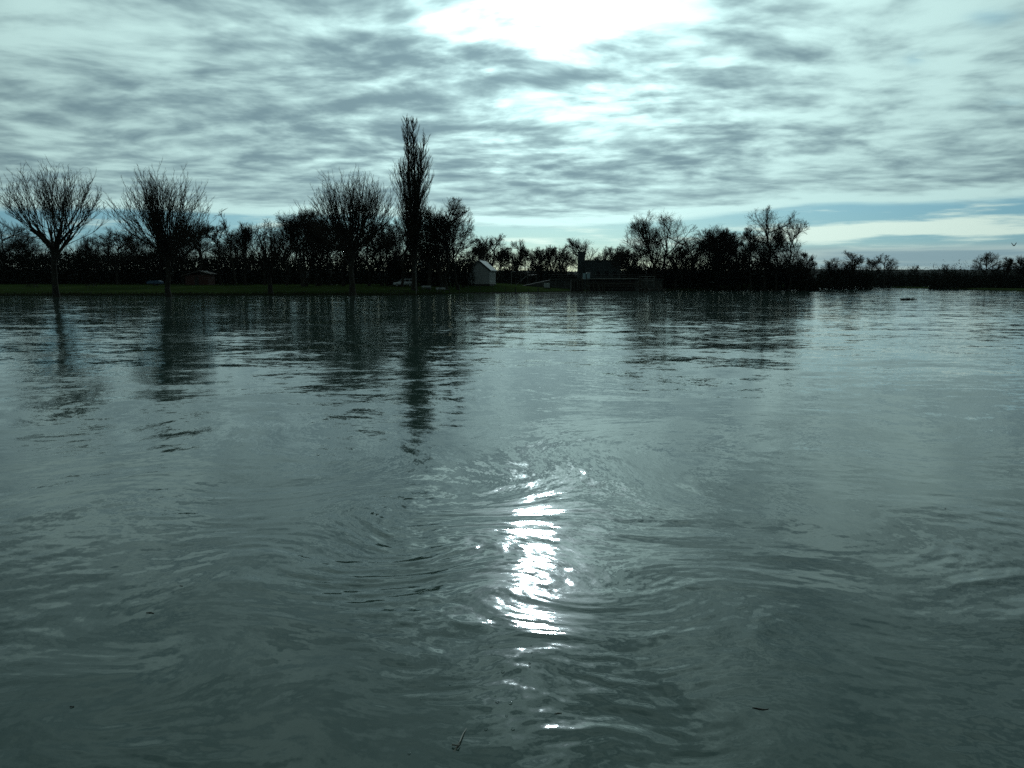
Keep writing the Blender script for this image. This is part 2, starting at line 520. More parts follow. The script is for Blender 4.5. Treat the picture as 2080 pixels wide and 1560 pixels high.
# far wooded hills
def hills():
    a = np.radians(np.linspace(-65, 65, 900))
    prof = [(0.0, 0.0), (0.25, 0.45), (0.5, 0.8), (0.75, 1.0), (1.0, 0.55)]
    base = 39 + 4.5 * perlin(a * 9, a * 0 + 2.2, 3) * 2 + 2.0 * perlin(a * 40, a * 0 + 1.2, 4)
    canopy = 1.3 * perlin(a * 520, a * 0 + .5, 5) + 1.8 * np.abs(perlin(a * 170, a * 0 + .5, 6))
    rows = []
    for s, h in prof:
        r = 2100 + 900 * s
        rows.append(np.stack([r * np.sin(a), r * np.cos(a), h * base + canopy * (0.3 + h) - (3 if s == 0 else 0)], -1))
    V = np.concatenate(rows)
    me = np_mesh('hills', V, grid_faces(len(rows), len(a), False), M['under'], False)
    tag(link_mesh('hills', me), kind='structure')
hills()

# ------------------------------------------------------------------ water: one sheet, with the river's eddies carried through its waves
NEAR = []
def wz(px_, py_):
    """height of the water surface at a near place"""
    return float(NEAR[2][np.argmin((NEAR[0] - px_) ** 2 + (NEAR[1] - py_) ** 2)])
def build_water():
    NC, NR = 1000, 900
    phis = np.concatenate([np.radians(np.linspace(-39, 39, NC)), np.radians(np.linspace(42, 318, 70))])
    dep = np.radians(np.linspace(58, 0.62, NR))
    rs = np.concatenate([[0.05, 0.6], EYE / np.tan(dep), np.geomspace(215, 4200, 40)])
    x, y = polar_grid(phis, rs)
    shp = x.shape
    x = x.ravel().astype(np.float32); y = y.ravel().astype(np.float32)
    # eddies read off the photograph: (px, py, radius, strength)
    ed = [(905, 1085, .55, -1.6), (1085, 1190, .40, 1.5), (1345, 1195, .42, -1.2), (850, 1005, .75, 1.8), (1560, 1015, .9, -1.4),
          (330, 1290, .45, -1.2), (760, 1380, .30, 1.0), (1480, 1440, .28, -1.0), (620, 1130, .6, 1.2), (1230, 1060, .5, .8),
          (1700, 1240, .55, 1.0), (180, 1420, .40, 1.1), (1000, 1350, .22, -.7), (1190, 1330, .30, .9), (560, 1480, .25, -.8),
          (1850, 1080, .9, -1.2), (420, 980, 1.0, 1.4), (1130, 930, 1.1, -.8), (1420, 900, 1.4, 1.5), (700, 900, 1.5, -1.3),
          (1160, 790, 2.4, .7), (300, 850, 2.2, -1.6), (1750, 880, 2.0, 1.5), (900, 1480, .2, .6), (1300, 1520, .25, .7)]
    ec = []
    for px, py, r, g in ed:
        a = R(0) + TH - math.atan((780 - py) / F_PX)
        dd = EYE / math.tan(a)
        ec.append(((px - 1040) / F_PX * (dd * math.cos(TH) + EYE * math.sin(TH)), dd, r * 1.0, g))
    near = (np.hypot(x, y) < 34) & (np.abs(np.arctan2(x, y)) < R(41))
    fx, fy = x[near].copy(), y[near].copy()
    steps = 9
    for k in range(steps):
        vx = np.zeros_like(fx); vy = np.zeros_like(fy)
        for cx, cy, r, g in ec:
            ddx, ddy = fx - cx, fy - cy
            q = (ddx * ddx + ddy * ddy) / (r * r)
            w = 0.47 * g * np.exp(-q * 0.7)
            vx -= w * ddy; vy += w * ddx
        fx += vx / steps * 1.5; fy += vy / steps * 1.5
    ax, ay = x.copy(), y.copy()
    ax[near], ay[near] = fx, fy
    # larger slow meander everywhere
    ax += 0.9 * perlin(x * .18, y * .18, 21); ay += 0.9 * perlin(x * .18, y * .18, 22)
    dist = np.hypot(x, y)
    drow = dist * dist / EYE * (dep[0] - dep[1])
    h = np.zeros_like(x)
    # calm slicks and ruffled patches
    patch = sstep(fbm(ax * .28, ay * .22, 3, 31), -.30, .42)
    patch2 = sstep(fbm(ax * .9, ay * .8, 3, 33), -.35, .45)
    env = 1.15 * (0.4 + 0.6 * patch) * (0.4 + 0.6 * patch2) * (0.62 + 0.38 * sstep(dist, 3.4, 6.5))
    for lam, slope, sd, aniso in ((9.0, .005, 8, .45), (4.8, .009, 7, .5), (2.6, .010, 1, .6), (1.25, .022, 2, .6), (.62, .046, 3, .65), (.31, .064, 4, .7), (.16, .085, 5, .7), (.085, .070, 6, .75)):
        w = 1 - sstep(drow, lam * .3, lam * .65)
        if lam < 1.5: w = w * env
        k = np.where(w > 0.001)[0]
        nz = perlin(ax[k] / lam * aniso, ay[k] / lam, 40 + sd)
        if lam < 1.3 and lam > .2:
            nz = 0.55 * nz + 0.45 * (0.30 - np.abs(perlin(ax[k] / lam * aniso * .8, ay[k] / lam * .8, 60 + sd)) * 1.2)
        if lam > .5: w = w * (1 + 1.1 * (1 - sstep(dist, 6, 14)) * sstep(dist, 4.0, 6.0)) * (.7 + .3 * sstep(dist, 4.0, 6.0)) * (1 - .4 * sstep(dist, 6.3, 8) * (1 - sstep(dist, 12, 20)))
        else: w = w * (1 - .40 * sstep(dist, 6.3, 8) * (1 - sstep(dist, 12, 20))) * .92
        h[k] += (w[k] * lam * slope * 0.62) * nz
    # shallow dimples where the eddies turn
    for cx, cy, r, g in ec:
        q = ((x - cx) ** 2 + (y - cy) ** 2) / (r * r)
        h -= 0.004 * abs(g) * r * np.exp(-q * 2.5)
    az_ = np.abs(np.arctan2(x, y))
    h *= (1 - sstep(az_, R(36), R(40)))
    h = np.where(dist < 1.3, 0, h)
    k = (dist > 2.5) & (dist < 9) & (az_ < R(38))
    NEAR[:] = [x[k], y[k], h[k]]
    # ripple strength of the fine waves
    px = 1040 + F_PX * x / np.maximum(y, 1)
    rp = 0.09 + 0.17 * env
    mid = sstep(dist, 8, 20)
    rp = rp * (1 - mid) + mid * np.interp(dist, [10, 17, 32, 60, 120], [.16, .18, .175, .17, .18]) * (0.65 + 0.7 * sstep(fbm(ax * .22, ay * .10 * (1 + 0 * dist), 4, 81), -.35, .4))
    # fast broken water of the main channel towards the right and behind
    chan = sstep(px, 1250, 1750) * sstep(y, 95, 118)
    chan2 = sstep(px, 900, 1000) * sstep(y, 150, 158)
    lines = 0.5 + 0.9 * fbm(x * .05, y * .30, 3, 71)
    rp = rp + 0.13 * np.clip(lines + .25, 0.1, 1.4) * np.maximum(chan, chan2) * (y > 40)
    # long narrow shear lines
    me = np_mesh('water', np.stack([x, y, h], -1), grid_faces(shp[0], shp[1], True), M['water'], True)
    at = me.attributes.new('flow', 'FLOAT_VECTOR', 'POINT')
    at.data.foreach_set('vector', np.stack([ax, ay, np.zeros_like(ax)], -1).astype(np.float32).ravel())
    at = me.attributes.new('ripple', 'FLOAT', 'POINT')
    at.data.foreach_set('value', rp.astype(np.float32))
    tag(link_mesh('water', me), kind='structure')
build_water()

# ------------------------------------------------------------------ bare trees
def tubes(pts, rad, sides):
    """pts (N,k,3), rad (N,k) -> verts, quads"""
    N, k, _ = pts.shape
    tan = np.gradient(pts, axis=1)
    tan /= np.linalg.norm(tan, axis=2, keepdims=True) + 1e-9
    ref = np.where(np.abs(tan[..., 2:3]) > 0.9, np.array([1., 0, 0]), np.array([0, 0, 1.]))
    u = np.cross(tan, ref); u /= np.linalg.norm(u, axis=2, keepdims=True) + 1e-9
    w = np.cross(tan, u)
    an = np.arange(sides) * 2 * np.pi / sides
    V = pts[:, :, None, :] + rad[:, :, None, None] * (u[:, :, None, :] * np.cos(an)[None, None, :, None] + w[:, :, None, :] * np.sin(an)[None, None, :, None])
    V = V.reshape(-1, 3)
    n = np.arange(N)[:, None, None] * (k * sides)
    i = np.arange(k - 1)[None, :, None] * sides
    j = np.arange(sides)[None, None, :]
    a = n + i + j; b = n + i + (j + 1) % sides
    Fq = np.stack([a, b, b + sides, a + sides], -1).reshape(-1, 4)
    return V, Fq

class Wood:
    def __init__(self, seed):
        self.r = np.random.RandomState(seed)
        self.parts = {'trunk': [], 'crown': []}
    def path(self, p, d, L, k, up, wob):
        r = self.r
        N = len(p)
        pts = np.zeros((N, k, 3)); pts[:, 0] = p
        dd = d / (np.linalg.norm(d, axis=1, keepdims=True) + 1e-9)
        for i in range(1, k):
            dd = dd + np.array([0, 0, 1.0]) * (up / (k - 1)) + r.normal(0, wob / math.sqrt(k), (N, 3))
            dd /= np.linalg.norm(dd, axis=1, keepdims=True)
            pts[:, i] = pts[:, i - 1] + dd * (L / (k - 1))[:, None]
        return pts
    def add(self, part, pts, r0, r1, sides, power=1.0):
        k = pts.shape[1]
        tt_ = (np.linspace(0, 1, k)[None, :]) ** power
        rad = r0[:, None] * (1 - tt_) + r1[:, None] * tt_
        self.parts[part].append(tubes(pts, rad, sides))
    def children(self, pts, L, rad, m, t0, t1, ang, ratio, jit=.25, taper=.5, shape=1.0):
        """m children for each path"""
        r = self.r
        N, k, _ = pts.shape
        t_ = t0 + (t1 - t0) * ((np.arange(m)[None, :] + r.uniform(0, 1, (N, m))) / m) ** shape
        f = t_ * (k - 1)
        i = np.minimum(f.astype(int), k - 2)
        fr = (f - i)[..., None]
        n = np.arange(N)[:, None]
        pos = pts[n, i] * (1 - fr) + pts[n, i + 1] * fr
        tan = pts[n, i + 1] - pts[n, i]
        tan /= np.linalg.norm(tan, axis=2, keepdims=True) + 1e-9
        rv = r.normal(0, 1, tan.shape)
        side = rv - (rv * tan).sum(-1, keepdims=True) * tan
        side /= np.linalg.norm(side, axis=2, keepdims=True) + 1e-9
        a = np.radians(ang) * (1 + jit * r.normal(0, 1, (N, m)))[..., None]
        dd = tan * np.cos(a) + side * np.sin(a)
        Lc = (L[:, None] * ratio * (1 - taper * t_) * r.uniform(.65, 1.2, (N, m)))
        rc = rad[:, None] * (1 - .75 * t_)
        return pos.reshape(-1, 3), dd.reshape(-1, 3), Lc.ravel(), rc.ravel()
    def clip(self, p, d, L, env, up):
        """shorten branches whose tips would leave the crown's outline"""
        dd = d / (np.linalg.norm(d, axis=1, keepdims=True) + 1e-9)
        for _ in range(5):
            tip = p + dd * L[:, None] + np.array([0, 0, 1.0]) * (up * .33 * L)[:, None]
            bad = env(tip) > 1
            L = np.where(bad, L * .72, L)
        return L
    def fit(self, H, Wd, z0):
        """stretch the crown above z0 to its real height and spread"""
        v = np.concatenate([q for q, f in self.parts['crown']])
        top = np.percentile(v[:, 2], 99.7)
        cx = (np.percentile(v[:, 0], .5) + np.percentile(v[:, 0], 99.5)) / 2
        half = (np.percentile(v[:, 0], 99.5) - np.percentile(v[:, 0], .5)) / 2
        kz = (H - z0) / max(top - z0, .1); kx = (Wd / 2) / half
        for part in self.parts:
            new = []
            for q, f in self.parts[part]:
                q = q.copy()
                w_ = np.clip((q[:, 2] - z0) / max(top - z0, .1) * 3, 0, 1)
                q[:, 2] = np.where(q[:, 2] > z0, z0 + (q[:, 2] - z0) * kz, q[:, 2])
                q[:, 0] = q[:, 0] * (1 + (kx - 1) * w_) - cx * kx * w_ * .8
                q[:, 1] = q[:, 1] * (1 + (kx - 1) * w_)
                new.append((q, f))
            self.parts[part] = new
    def meshes(self, name, m_trunk, m_crown):
        out_ = []
        for part, mt in (('trunk', m_trunk), ('crown', m_crown)):
            if not self.parts[part]:
                out_.append(None); continue
            V, Fs, o = [], [], 0
            for v, f in self.parts[part]:
                V.append(v); Fs.append(f + o); o += len(v)
            out_.append(np_mesh(part, np.concatenate(V), np.concatenate(Fs), mt, True))
        return out_

def place_tree(meshes, name, loc, label, cat='tree', group=None, rz=0, s=1.0):
    e = empty(name, loc, rz, s)
    tag(e, label, cat, group)
    for me_, nm in zip(meshes[:2], ('trunk', 'crown')):
        if me_ is not None:
            link_mesh(nm, me_, e)
    return e

def ones(n, v): return np.full(n, float(v))

def gen_pollard(seed, H=20, Wd=16, hf=9.0, tr=.5, shoots=44, fan=(12, 68), twr=.014, shr=.048, cut=3.0, sub=9, tri=5, lean=0.0):
    """stout trunk, knuckled head, long shoots fanning up"""
    w = Wood(seed); r = w.r
    k = 12
    tp = np.zeros((1, k, 3)); tp[0, :, 2] = np.linspace(-.6, hf, k)
    tp[0, :, 0] = np.cumsum(r.normal(0, .05, k)) + lean * np.linspace(0, 1, k) ** 2
    tp[0, :, 1] = np.cumsum(r.normal(0, .05, k))
    rad = tr * (1 - .35 * np.linspace(0, 1, k)) + tr * .9 * np.exp(-np.linspace(0, 9, k))
    rad[-2] *= 1.25; rad[-1] *= 1.0
    w.parts['trunk'].append(tubes(tp, rad[None], 10))
    top = tp[0, -1]
    # short stout limbs
    nl = 9
    an = np.arange(nl) * 2 * np.pi / nl + r.uniform(-.3, .3, nl)
    zo = -r.uniform(0.0, 2.8, nl)
    p = top + np.stack([0 * an, 0 * an, zo], -1)
    elv = np.radians(r.uniform(25, 65, nl))
    dd = np.stack([np.cos(an) * np.cos(elv), np.sin(an) * np.cos(elv), np.sin(elv)], -1)
    L = r.uniform(.7, 1.25, nl) * cut
    limbs = w.path(p, dd, L, 6, .55, .18)
    w.add('trunk', limbs, ones(nl, tr * .42), ones(nl, tr * .22), 7)
    # long shoots
    def env(q):
        x_, z_ = np.hypot(q[:, 0] - top[0], q[:, 1]), q[:, 2]
        c = hf - 1.0
        return np.sqrt((x_ / (Wd / 2)) ** 2 + (np.maximum(z_ - c, 0) / (H - c)) ** 2)
    m = max(2, shoots // nl)
    pos, d2, L2, r2 = w.children(limbs, L, ones(nl, tr * .3), m, .35, 1.0, 26, 1.0, .6, 0)
    extra = max(4, shoots // 4)
    an = r.uniform(0, 2 * np.pi, extra); el_ = np.radians(r.uniform(55, 88, extra))
    pos = np.concatenate([pos, top + r.normal(0, .25, (extra, 3))])
    d2 = np.concatenate([d2, np.stack([np.cos(an) * np.cos(el_), np.sin(an) * np.cos(el_), np.sin(el_)], -1)])
    N = len(pos)
    L2 = (H - hf) * r.uniform(.8, 1.4, N)
    L2 = w.clip(pos, d2, L2, env, .8)
    L2 = np.maximum(L2, 1.5)
    s2 = w.path(pos, d2, L2, 9, .85, .11)
    w.add('crown', s2, ones(N, shr) * r.uniform(.6, 1.3, N), ones(N, twr * .5), 4, .8)
    p3, d3, L3, _ = w.children(s2, L2, ones(N, .1), sub, .28, .97, 24, .36, .35, .5)
    L3 = w.clip(p3, d3, L3, env, .5)
    s3 = w.path(p3, d3, L3, 5, .55, .2)
    w.add('crown', s3, ones(len(p3), twr * 1.35), ones(len(p3), twr * .5), 3)
    p4, d4, L4, _ = w.children(s3, L3, ones(len(p3), .1), tri, .15, 1, 28, .42, .35, .5)
    s4 = w.path(p4, d4, L4, 3, .4, .2)
    w.add('crown', s4, ones(len(p4), twr * .8), ones(len(p4), twr * .35), 3)
    w.fit(H, Wd, hf - 2.5)
    return w.meshes('pollard', M['bark'], M['twig'])

def gen_round(seed, H=15, Wd=11, hf=.28, tr=.32, limbs=11, n2=11, n3=9, n4=6, twr=.03, spread=(20, 70), up=.35, wob=.3, low=.25, stems=1):
    """broad-crowned bare tree"""
    w = Wood(seed); r = w.r
    k = 14
    N0 = stems
    tp = np.zeros((N0, k, 3))
    tz = np.linspace(-.5, H * .72, k)
    for i in range(N0):
        a = 2 * math.pi * i / max(N0, 1) + r.uniform(0, 1)
        off = (0 if N0 == 1 else .5)
        tp[i, :, 0] = np.cumsum(r.normal(0, .012 * H, k)) + math.cos(a) * (off + off * tz * .25)
        tp[i, :, 1] = np.cumsum(r.normal(0, .012 * H, k)) + math.sin(a) * (off + off * tz * .25)
        tp[i, :, 2] = tz
    rad = tr * (1 - .85 * np.linspace(0, 1, k)) + tr * .7 * np.exp(-np.linspace(0, 12, k))
    w.parts['trunk'].append(tubes(tp, np.repeat(rad[None], N0, 0), 8))
    c0 = H * low
    cz = (H + c0) / 2
    lump = r.uniform(0, 6.28, 3)
    def env(q):
        a = np.arctan2(q[:, 1], q[:, 0])
        rr = 1 + .08 * np.sin(3 * a + lump[0]) + .06 * np.sin(5 * a + q[:, 2] * .5 + lump[1]) + .05 * np.sin(q[:, 2] * 1.3 + lump[2] + 2 * a)
        return np.sqrt((np.hypot(q[:, 0], q[:, 1]) / (Wd / 2)) ** 2 + ((q[:, 2] - cz) / ((H - c0) / 2)) ** 2) / rr
    LT = ones(N0, H * .85)
    p, dd, L, _ = w.children(tp, LT, ones(N0, tr), limbs, hf, 1.0, (spread[0] + spread[1]) / 2, .62, .35, .45)
    L = np.maximum(L, H * .2)
    L = w.clip(p, dd, L, env, up)
    s1 = w.path(p, dd, L, 8, up, wob)
    n = len(p)
    w.add('trunk', s1, ones(n, tr * .36), ones(n, tr * .08), 5)
    p2, d2, L2, _ = w.children(s1, L, ones(n, 1), n2, .12, 1, 40, .66, .3, .40)
    L2 = w.clip(p2, d2, L2, env, up * .7)
    s2 = w.path(p2, d2, L2, 6, up * .7, wob)
    n = len(p2)
    w.add('crown', s2, ones(n, twr * 1.6), ones(n, twr * .6), 4)
    p3, d3, L3, _ = w.children(s2, L2, ones(n, 1), n3, .1, 1, 38, .74, .3, .35)
    L3 = w.clip(p3, d3, L3, env, up * .5)
    s3 = w.path(p3, d3, L3, 4, up * .5, wob)
    n = len(p3)
    w.add('crown', s3, ones(n, twr * .66), ones(n, twr * .36), 3)
    if n4:
        p4, d4, L4, _ = w.children(s3, L3, ones(n, 1), n4, .08, 1, 36, .62, .3, .4)
        s4 = w.path(p4, d4, L4, 3, up * .4, wob)
        w.add('crown', s4, ones(len(p4), twr * .42), ones(len(p4), twr * .24), 3)
    w.fit(H, Wd, H * low * .6)
    return w.meshes('tree', M['bark'], M['twig'])

def gen_poplar(seed, H=31.0):
    w = Wood(seed); r = w.r
    envh = [0, .16, .24, .36, .50, .60, .68, .76, .84, .92, 1.0]
    envr = [0.8, 2.0, 2.6, 3.0, 3.1, 2.7, 2.2, 1.9, 1.8, 1.5, 1.0]
    def env(q):
        f = q[:, 2] / H
        return np.hypot(q[:, 0] - np.interp(f, [0, .35, .6, 1], [0, .25, .1, -.6]), q[:, 1]) / np.interp(f, envh, envr) + (f > 1.01) * 1.0
    leaders = [(-.0, 1.0, -.75, .42), (.25, .985, .2, .34), (.75, .84, 1.7, .26), (-.5, .70, -1.7, .20), (.2, .74, .9, .2)]
    for bx, top, tx, tr in leaders:
        k = 22
        z_ = np.linspace(-.5 if tr > .4 else 2.5, H * top, k)
        f = np.linspace(0, 1, k)
        tp = np.zeros((1, k, 3))
        tp[0, :, 2] = z_
        tp[0, :, 0] = bx * np.minimum(f * 4, 1) * .6 + (tx - bx * .6) * f ** 1.3 + np.cumsum(r.normal(0, .03, k))
        tp[0, :, 1] = r.uniform(-.8, .8) * f + np.cumsum(r.normal(0, .03, k))
        rad = tr * (1 - .93 * f) + (.35 * np.exp(-f * 20) if tr > .4 else 0)
        w.parts['trunk'].append(tubes(tp, rad[None], 8))
        Lt = ones(1, H * top)
        nb = int(125 * top * (1 if tr > .3 else .8))
        p, dd, L, _ = w.children(tp, Lt, ones(1, tr), nb, .15, .985, 32, .22, .25, .35)
        L = np.interp((p[:, 2] + 2.5) / H, envh, envr) * 2.0 * r.uniform(.55, 1.1, len(p))
        L = np.minimum(L, np.maximum((H * 1.0 - p[:, 2]) * .95, 1.1))
        s1 = w.path(p, dd, L, 8, 1.0, .09)
        w.add('crown', s1, ones(len(p), .045), ones(len(p), .010), 4)
        p2, d2, L2, _ = w.children(s1, L, ones(len(p), 1), 10, .12, 1, 22, .38, .3, .45)
        s2 = w.path(p2, d2, L2, 5, .9, .1)
        w.add('crown', s2, ones(len(p2), .017), ones(len(p2), .008), 3)
        p3, d3, L3, _ = w.children(s2, L2, ones(len(p2), 1), 4, .1, 1, 24, .45, .3, .4)
        s3 = w.path(p3, d3, L3, 3, .8, .1)
        w.add('crown', s3, ones(len(p3), .011), ones(len(p3), .006), 3)
    w.fit(H, 6.5, 5.0)
    return w.meshes('poplar', M['bark'], M['poplar'])

def ball(parent, loc, rad, seed):
    """mistletoe clump: a ball of short twigs"""
    r = np.random.RandomState(seed)
    n = 260
    v = r.normal(0, 1, (n, 3)); v /= np.linalg.norm(v, axis=1, keepdims=True)
    ln = r.uniform(.6, 1.0, n)[:, None] * rad
    pts = np.stack([v * .02, v * ln * .55, v * ln + r.normal(0, .06, (n, 3))], 1)
    V, Fq = tubes(pts, np.tile(np.array([.02, .018, .012]), (n, 1)), 3)
    me_ = np_mesh('mistletoe', V, Fq, M['moss'])
    o = link_mesh('mistletoe', me_, parent)
    o.location = loc
    return o

# --- the pollards on the near edge of the park
def tree_at(px, dist): return X(px, dist), dist
G1 = 'big pollarded trees on the flooded bank'
DIST = 118
for (px, ytop, wpx, dist, seed, kw, label) in (
    (112, 335, 228, 118, 3, dict(hf=8.2, tr=.46, shoots=72, cut=3.6, sub=11, tri=5, lean=.4), 'broad bare pollard with wide spreading upcurved shoots, leftmost tree with its trunk in water'),
    (344, 343, 190, 121, 8, dict(hf=6.6, tr=.42, shoots=117, cut=2.4, sub=8, tri=5, shr=.042), 'bare pollard with a tall sheaf of straight thin shoots, second big tree from the left'),
    (716, 350, 215, 134, 15, dict(hf=7.0, tr=.5, shoots=126, cut=2.8, sub=10, tri=5, shr=.044), 'dense bare pollard nearest the tall poplar on its left side'),
    (549, 470, 96, 137, 21, dict(hf=5.2, tr=.40, shoots=64, cut=1.6, sub=10, tri=5), 'small stocky bushy pollard by the water midway between two big pollards')):
    gx_, gy_ = tree_at(px, dist)
    z0 = gz(gx_, gy_)
    H = Z(ytop, dist) - z0
    mesh = gen_pollard(seed, H=H, Wd=wpx * dist / F_PX, **kw)
    e = place_tree(mesh, 'pollard_tree', (gx_, gy_, z0), label, 'tree', G1)

# --- the poplar
pxp, dp = 842, 150
gx_, gy_ = tree_at(pxp, dp); z0 = gz(gx_, gy_)
Hp = Z(238, dp) - z0
pm = gen_poplar(5, Hp)
place_tree(pm, 'poplar_tree', (gx_, gy_, z0), 'very tall narrow bare poplar with twin tips rising above every other tree', 'tree')

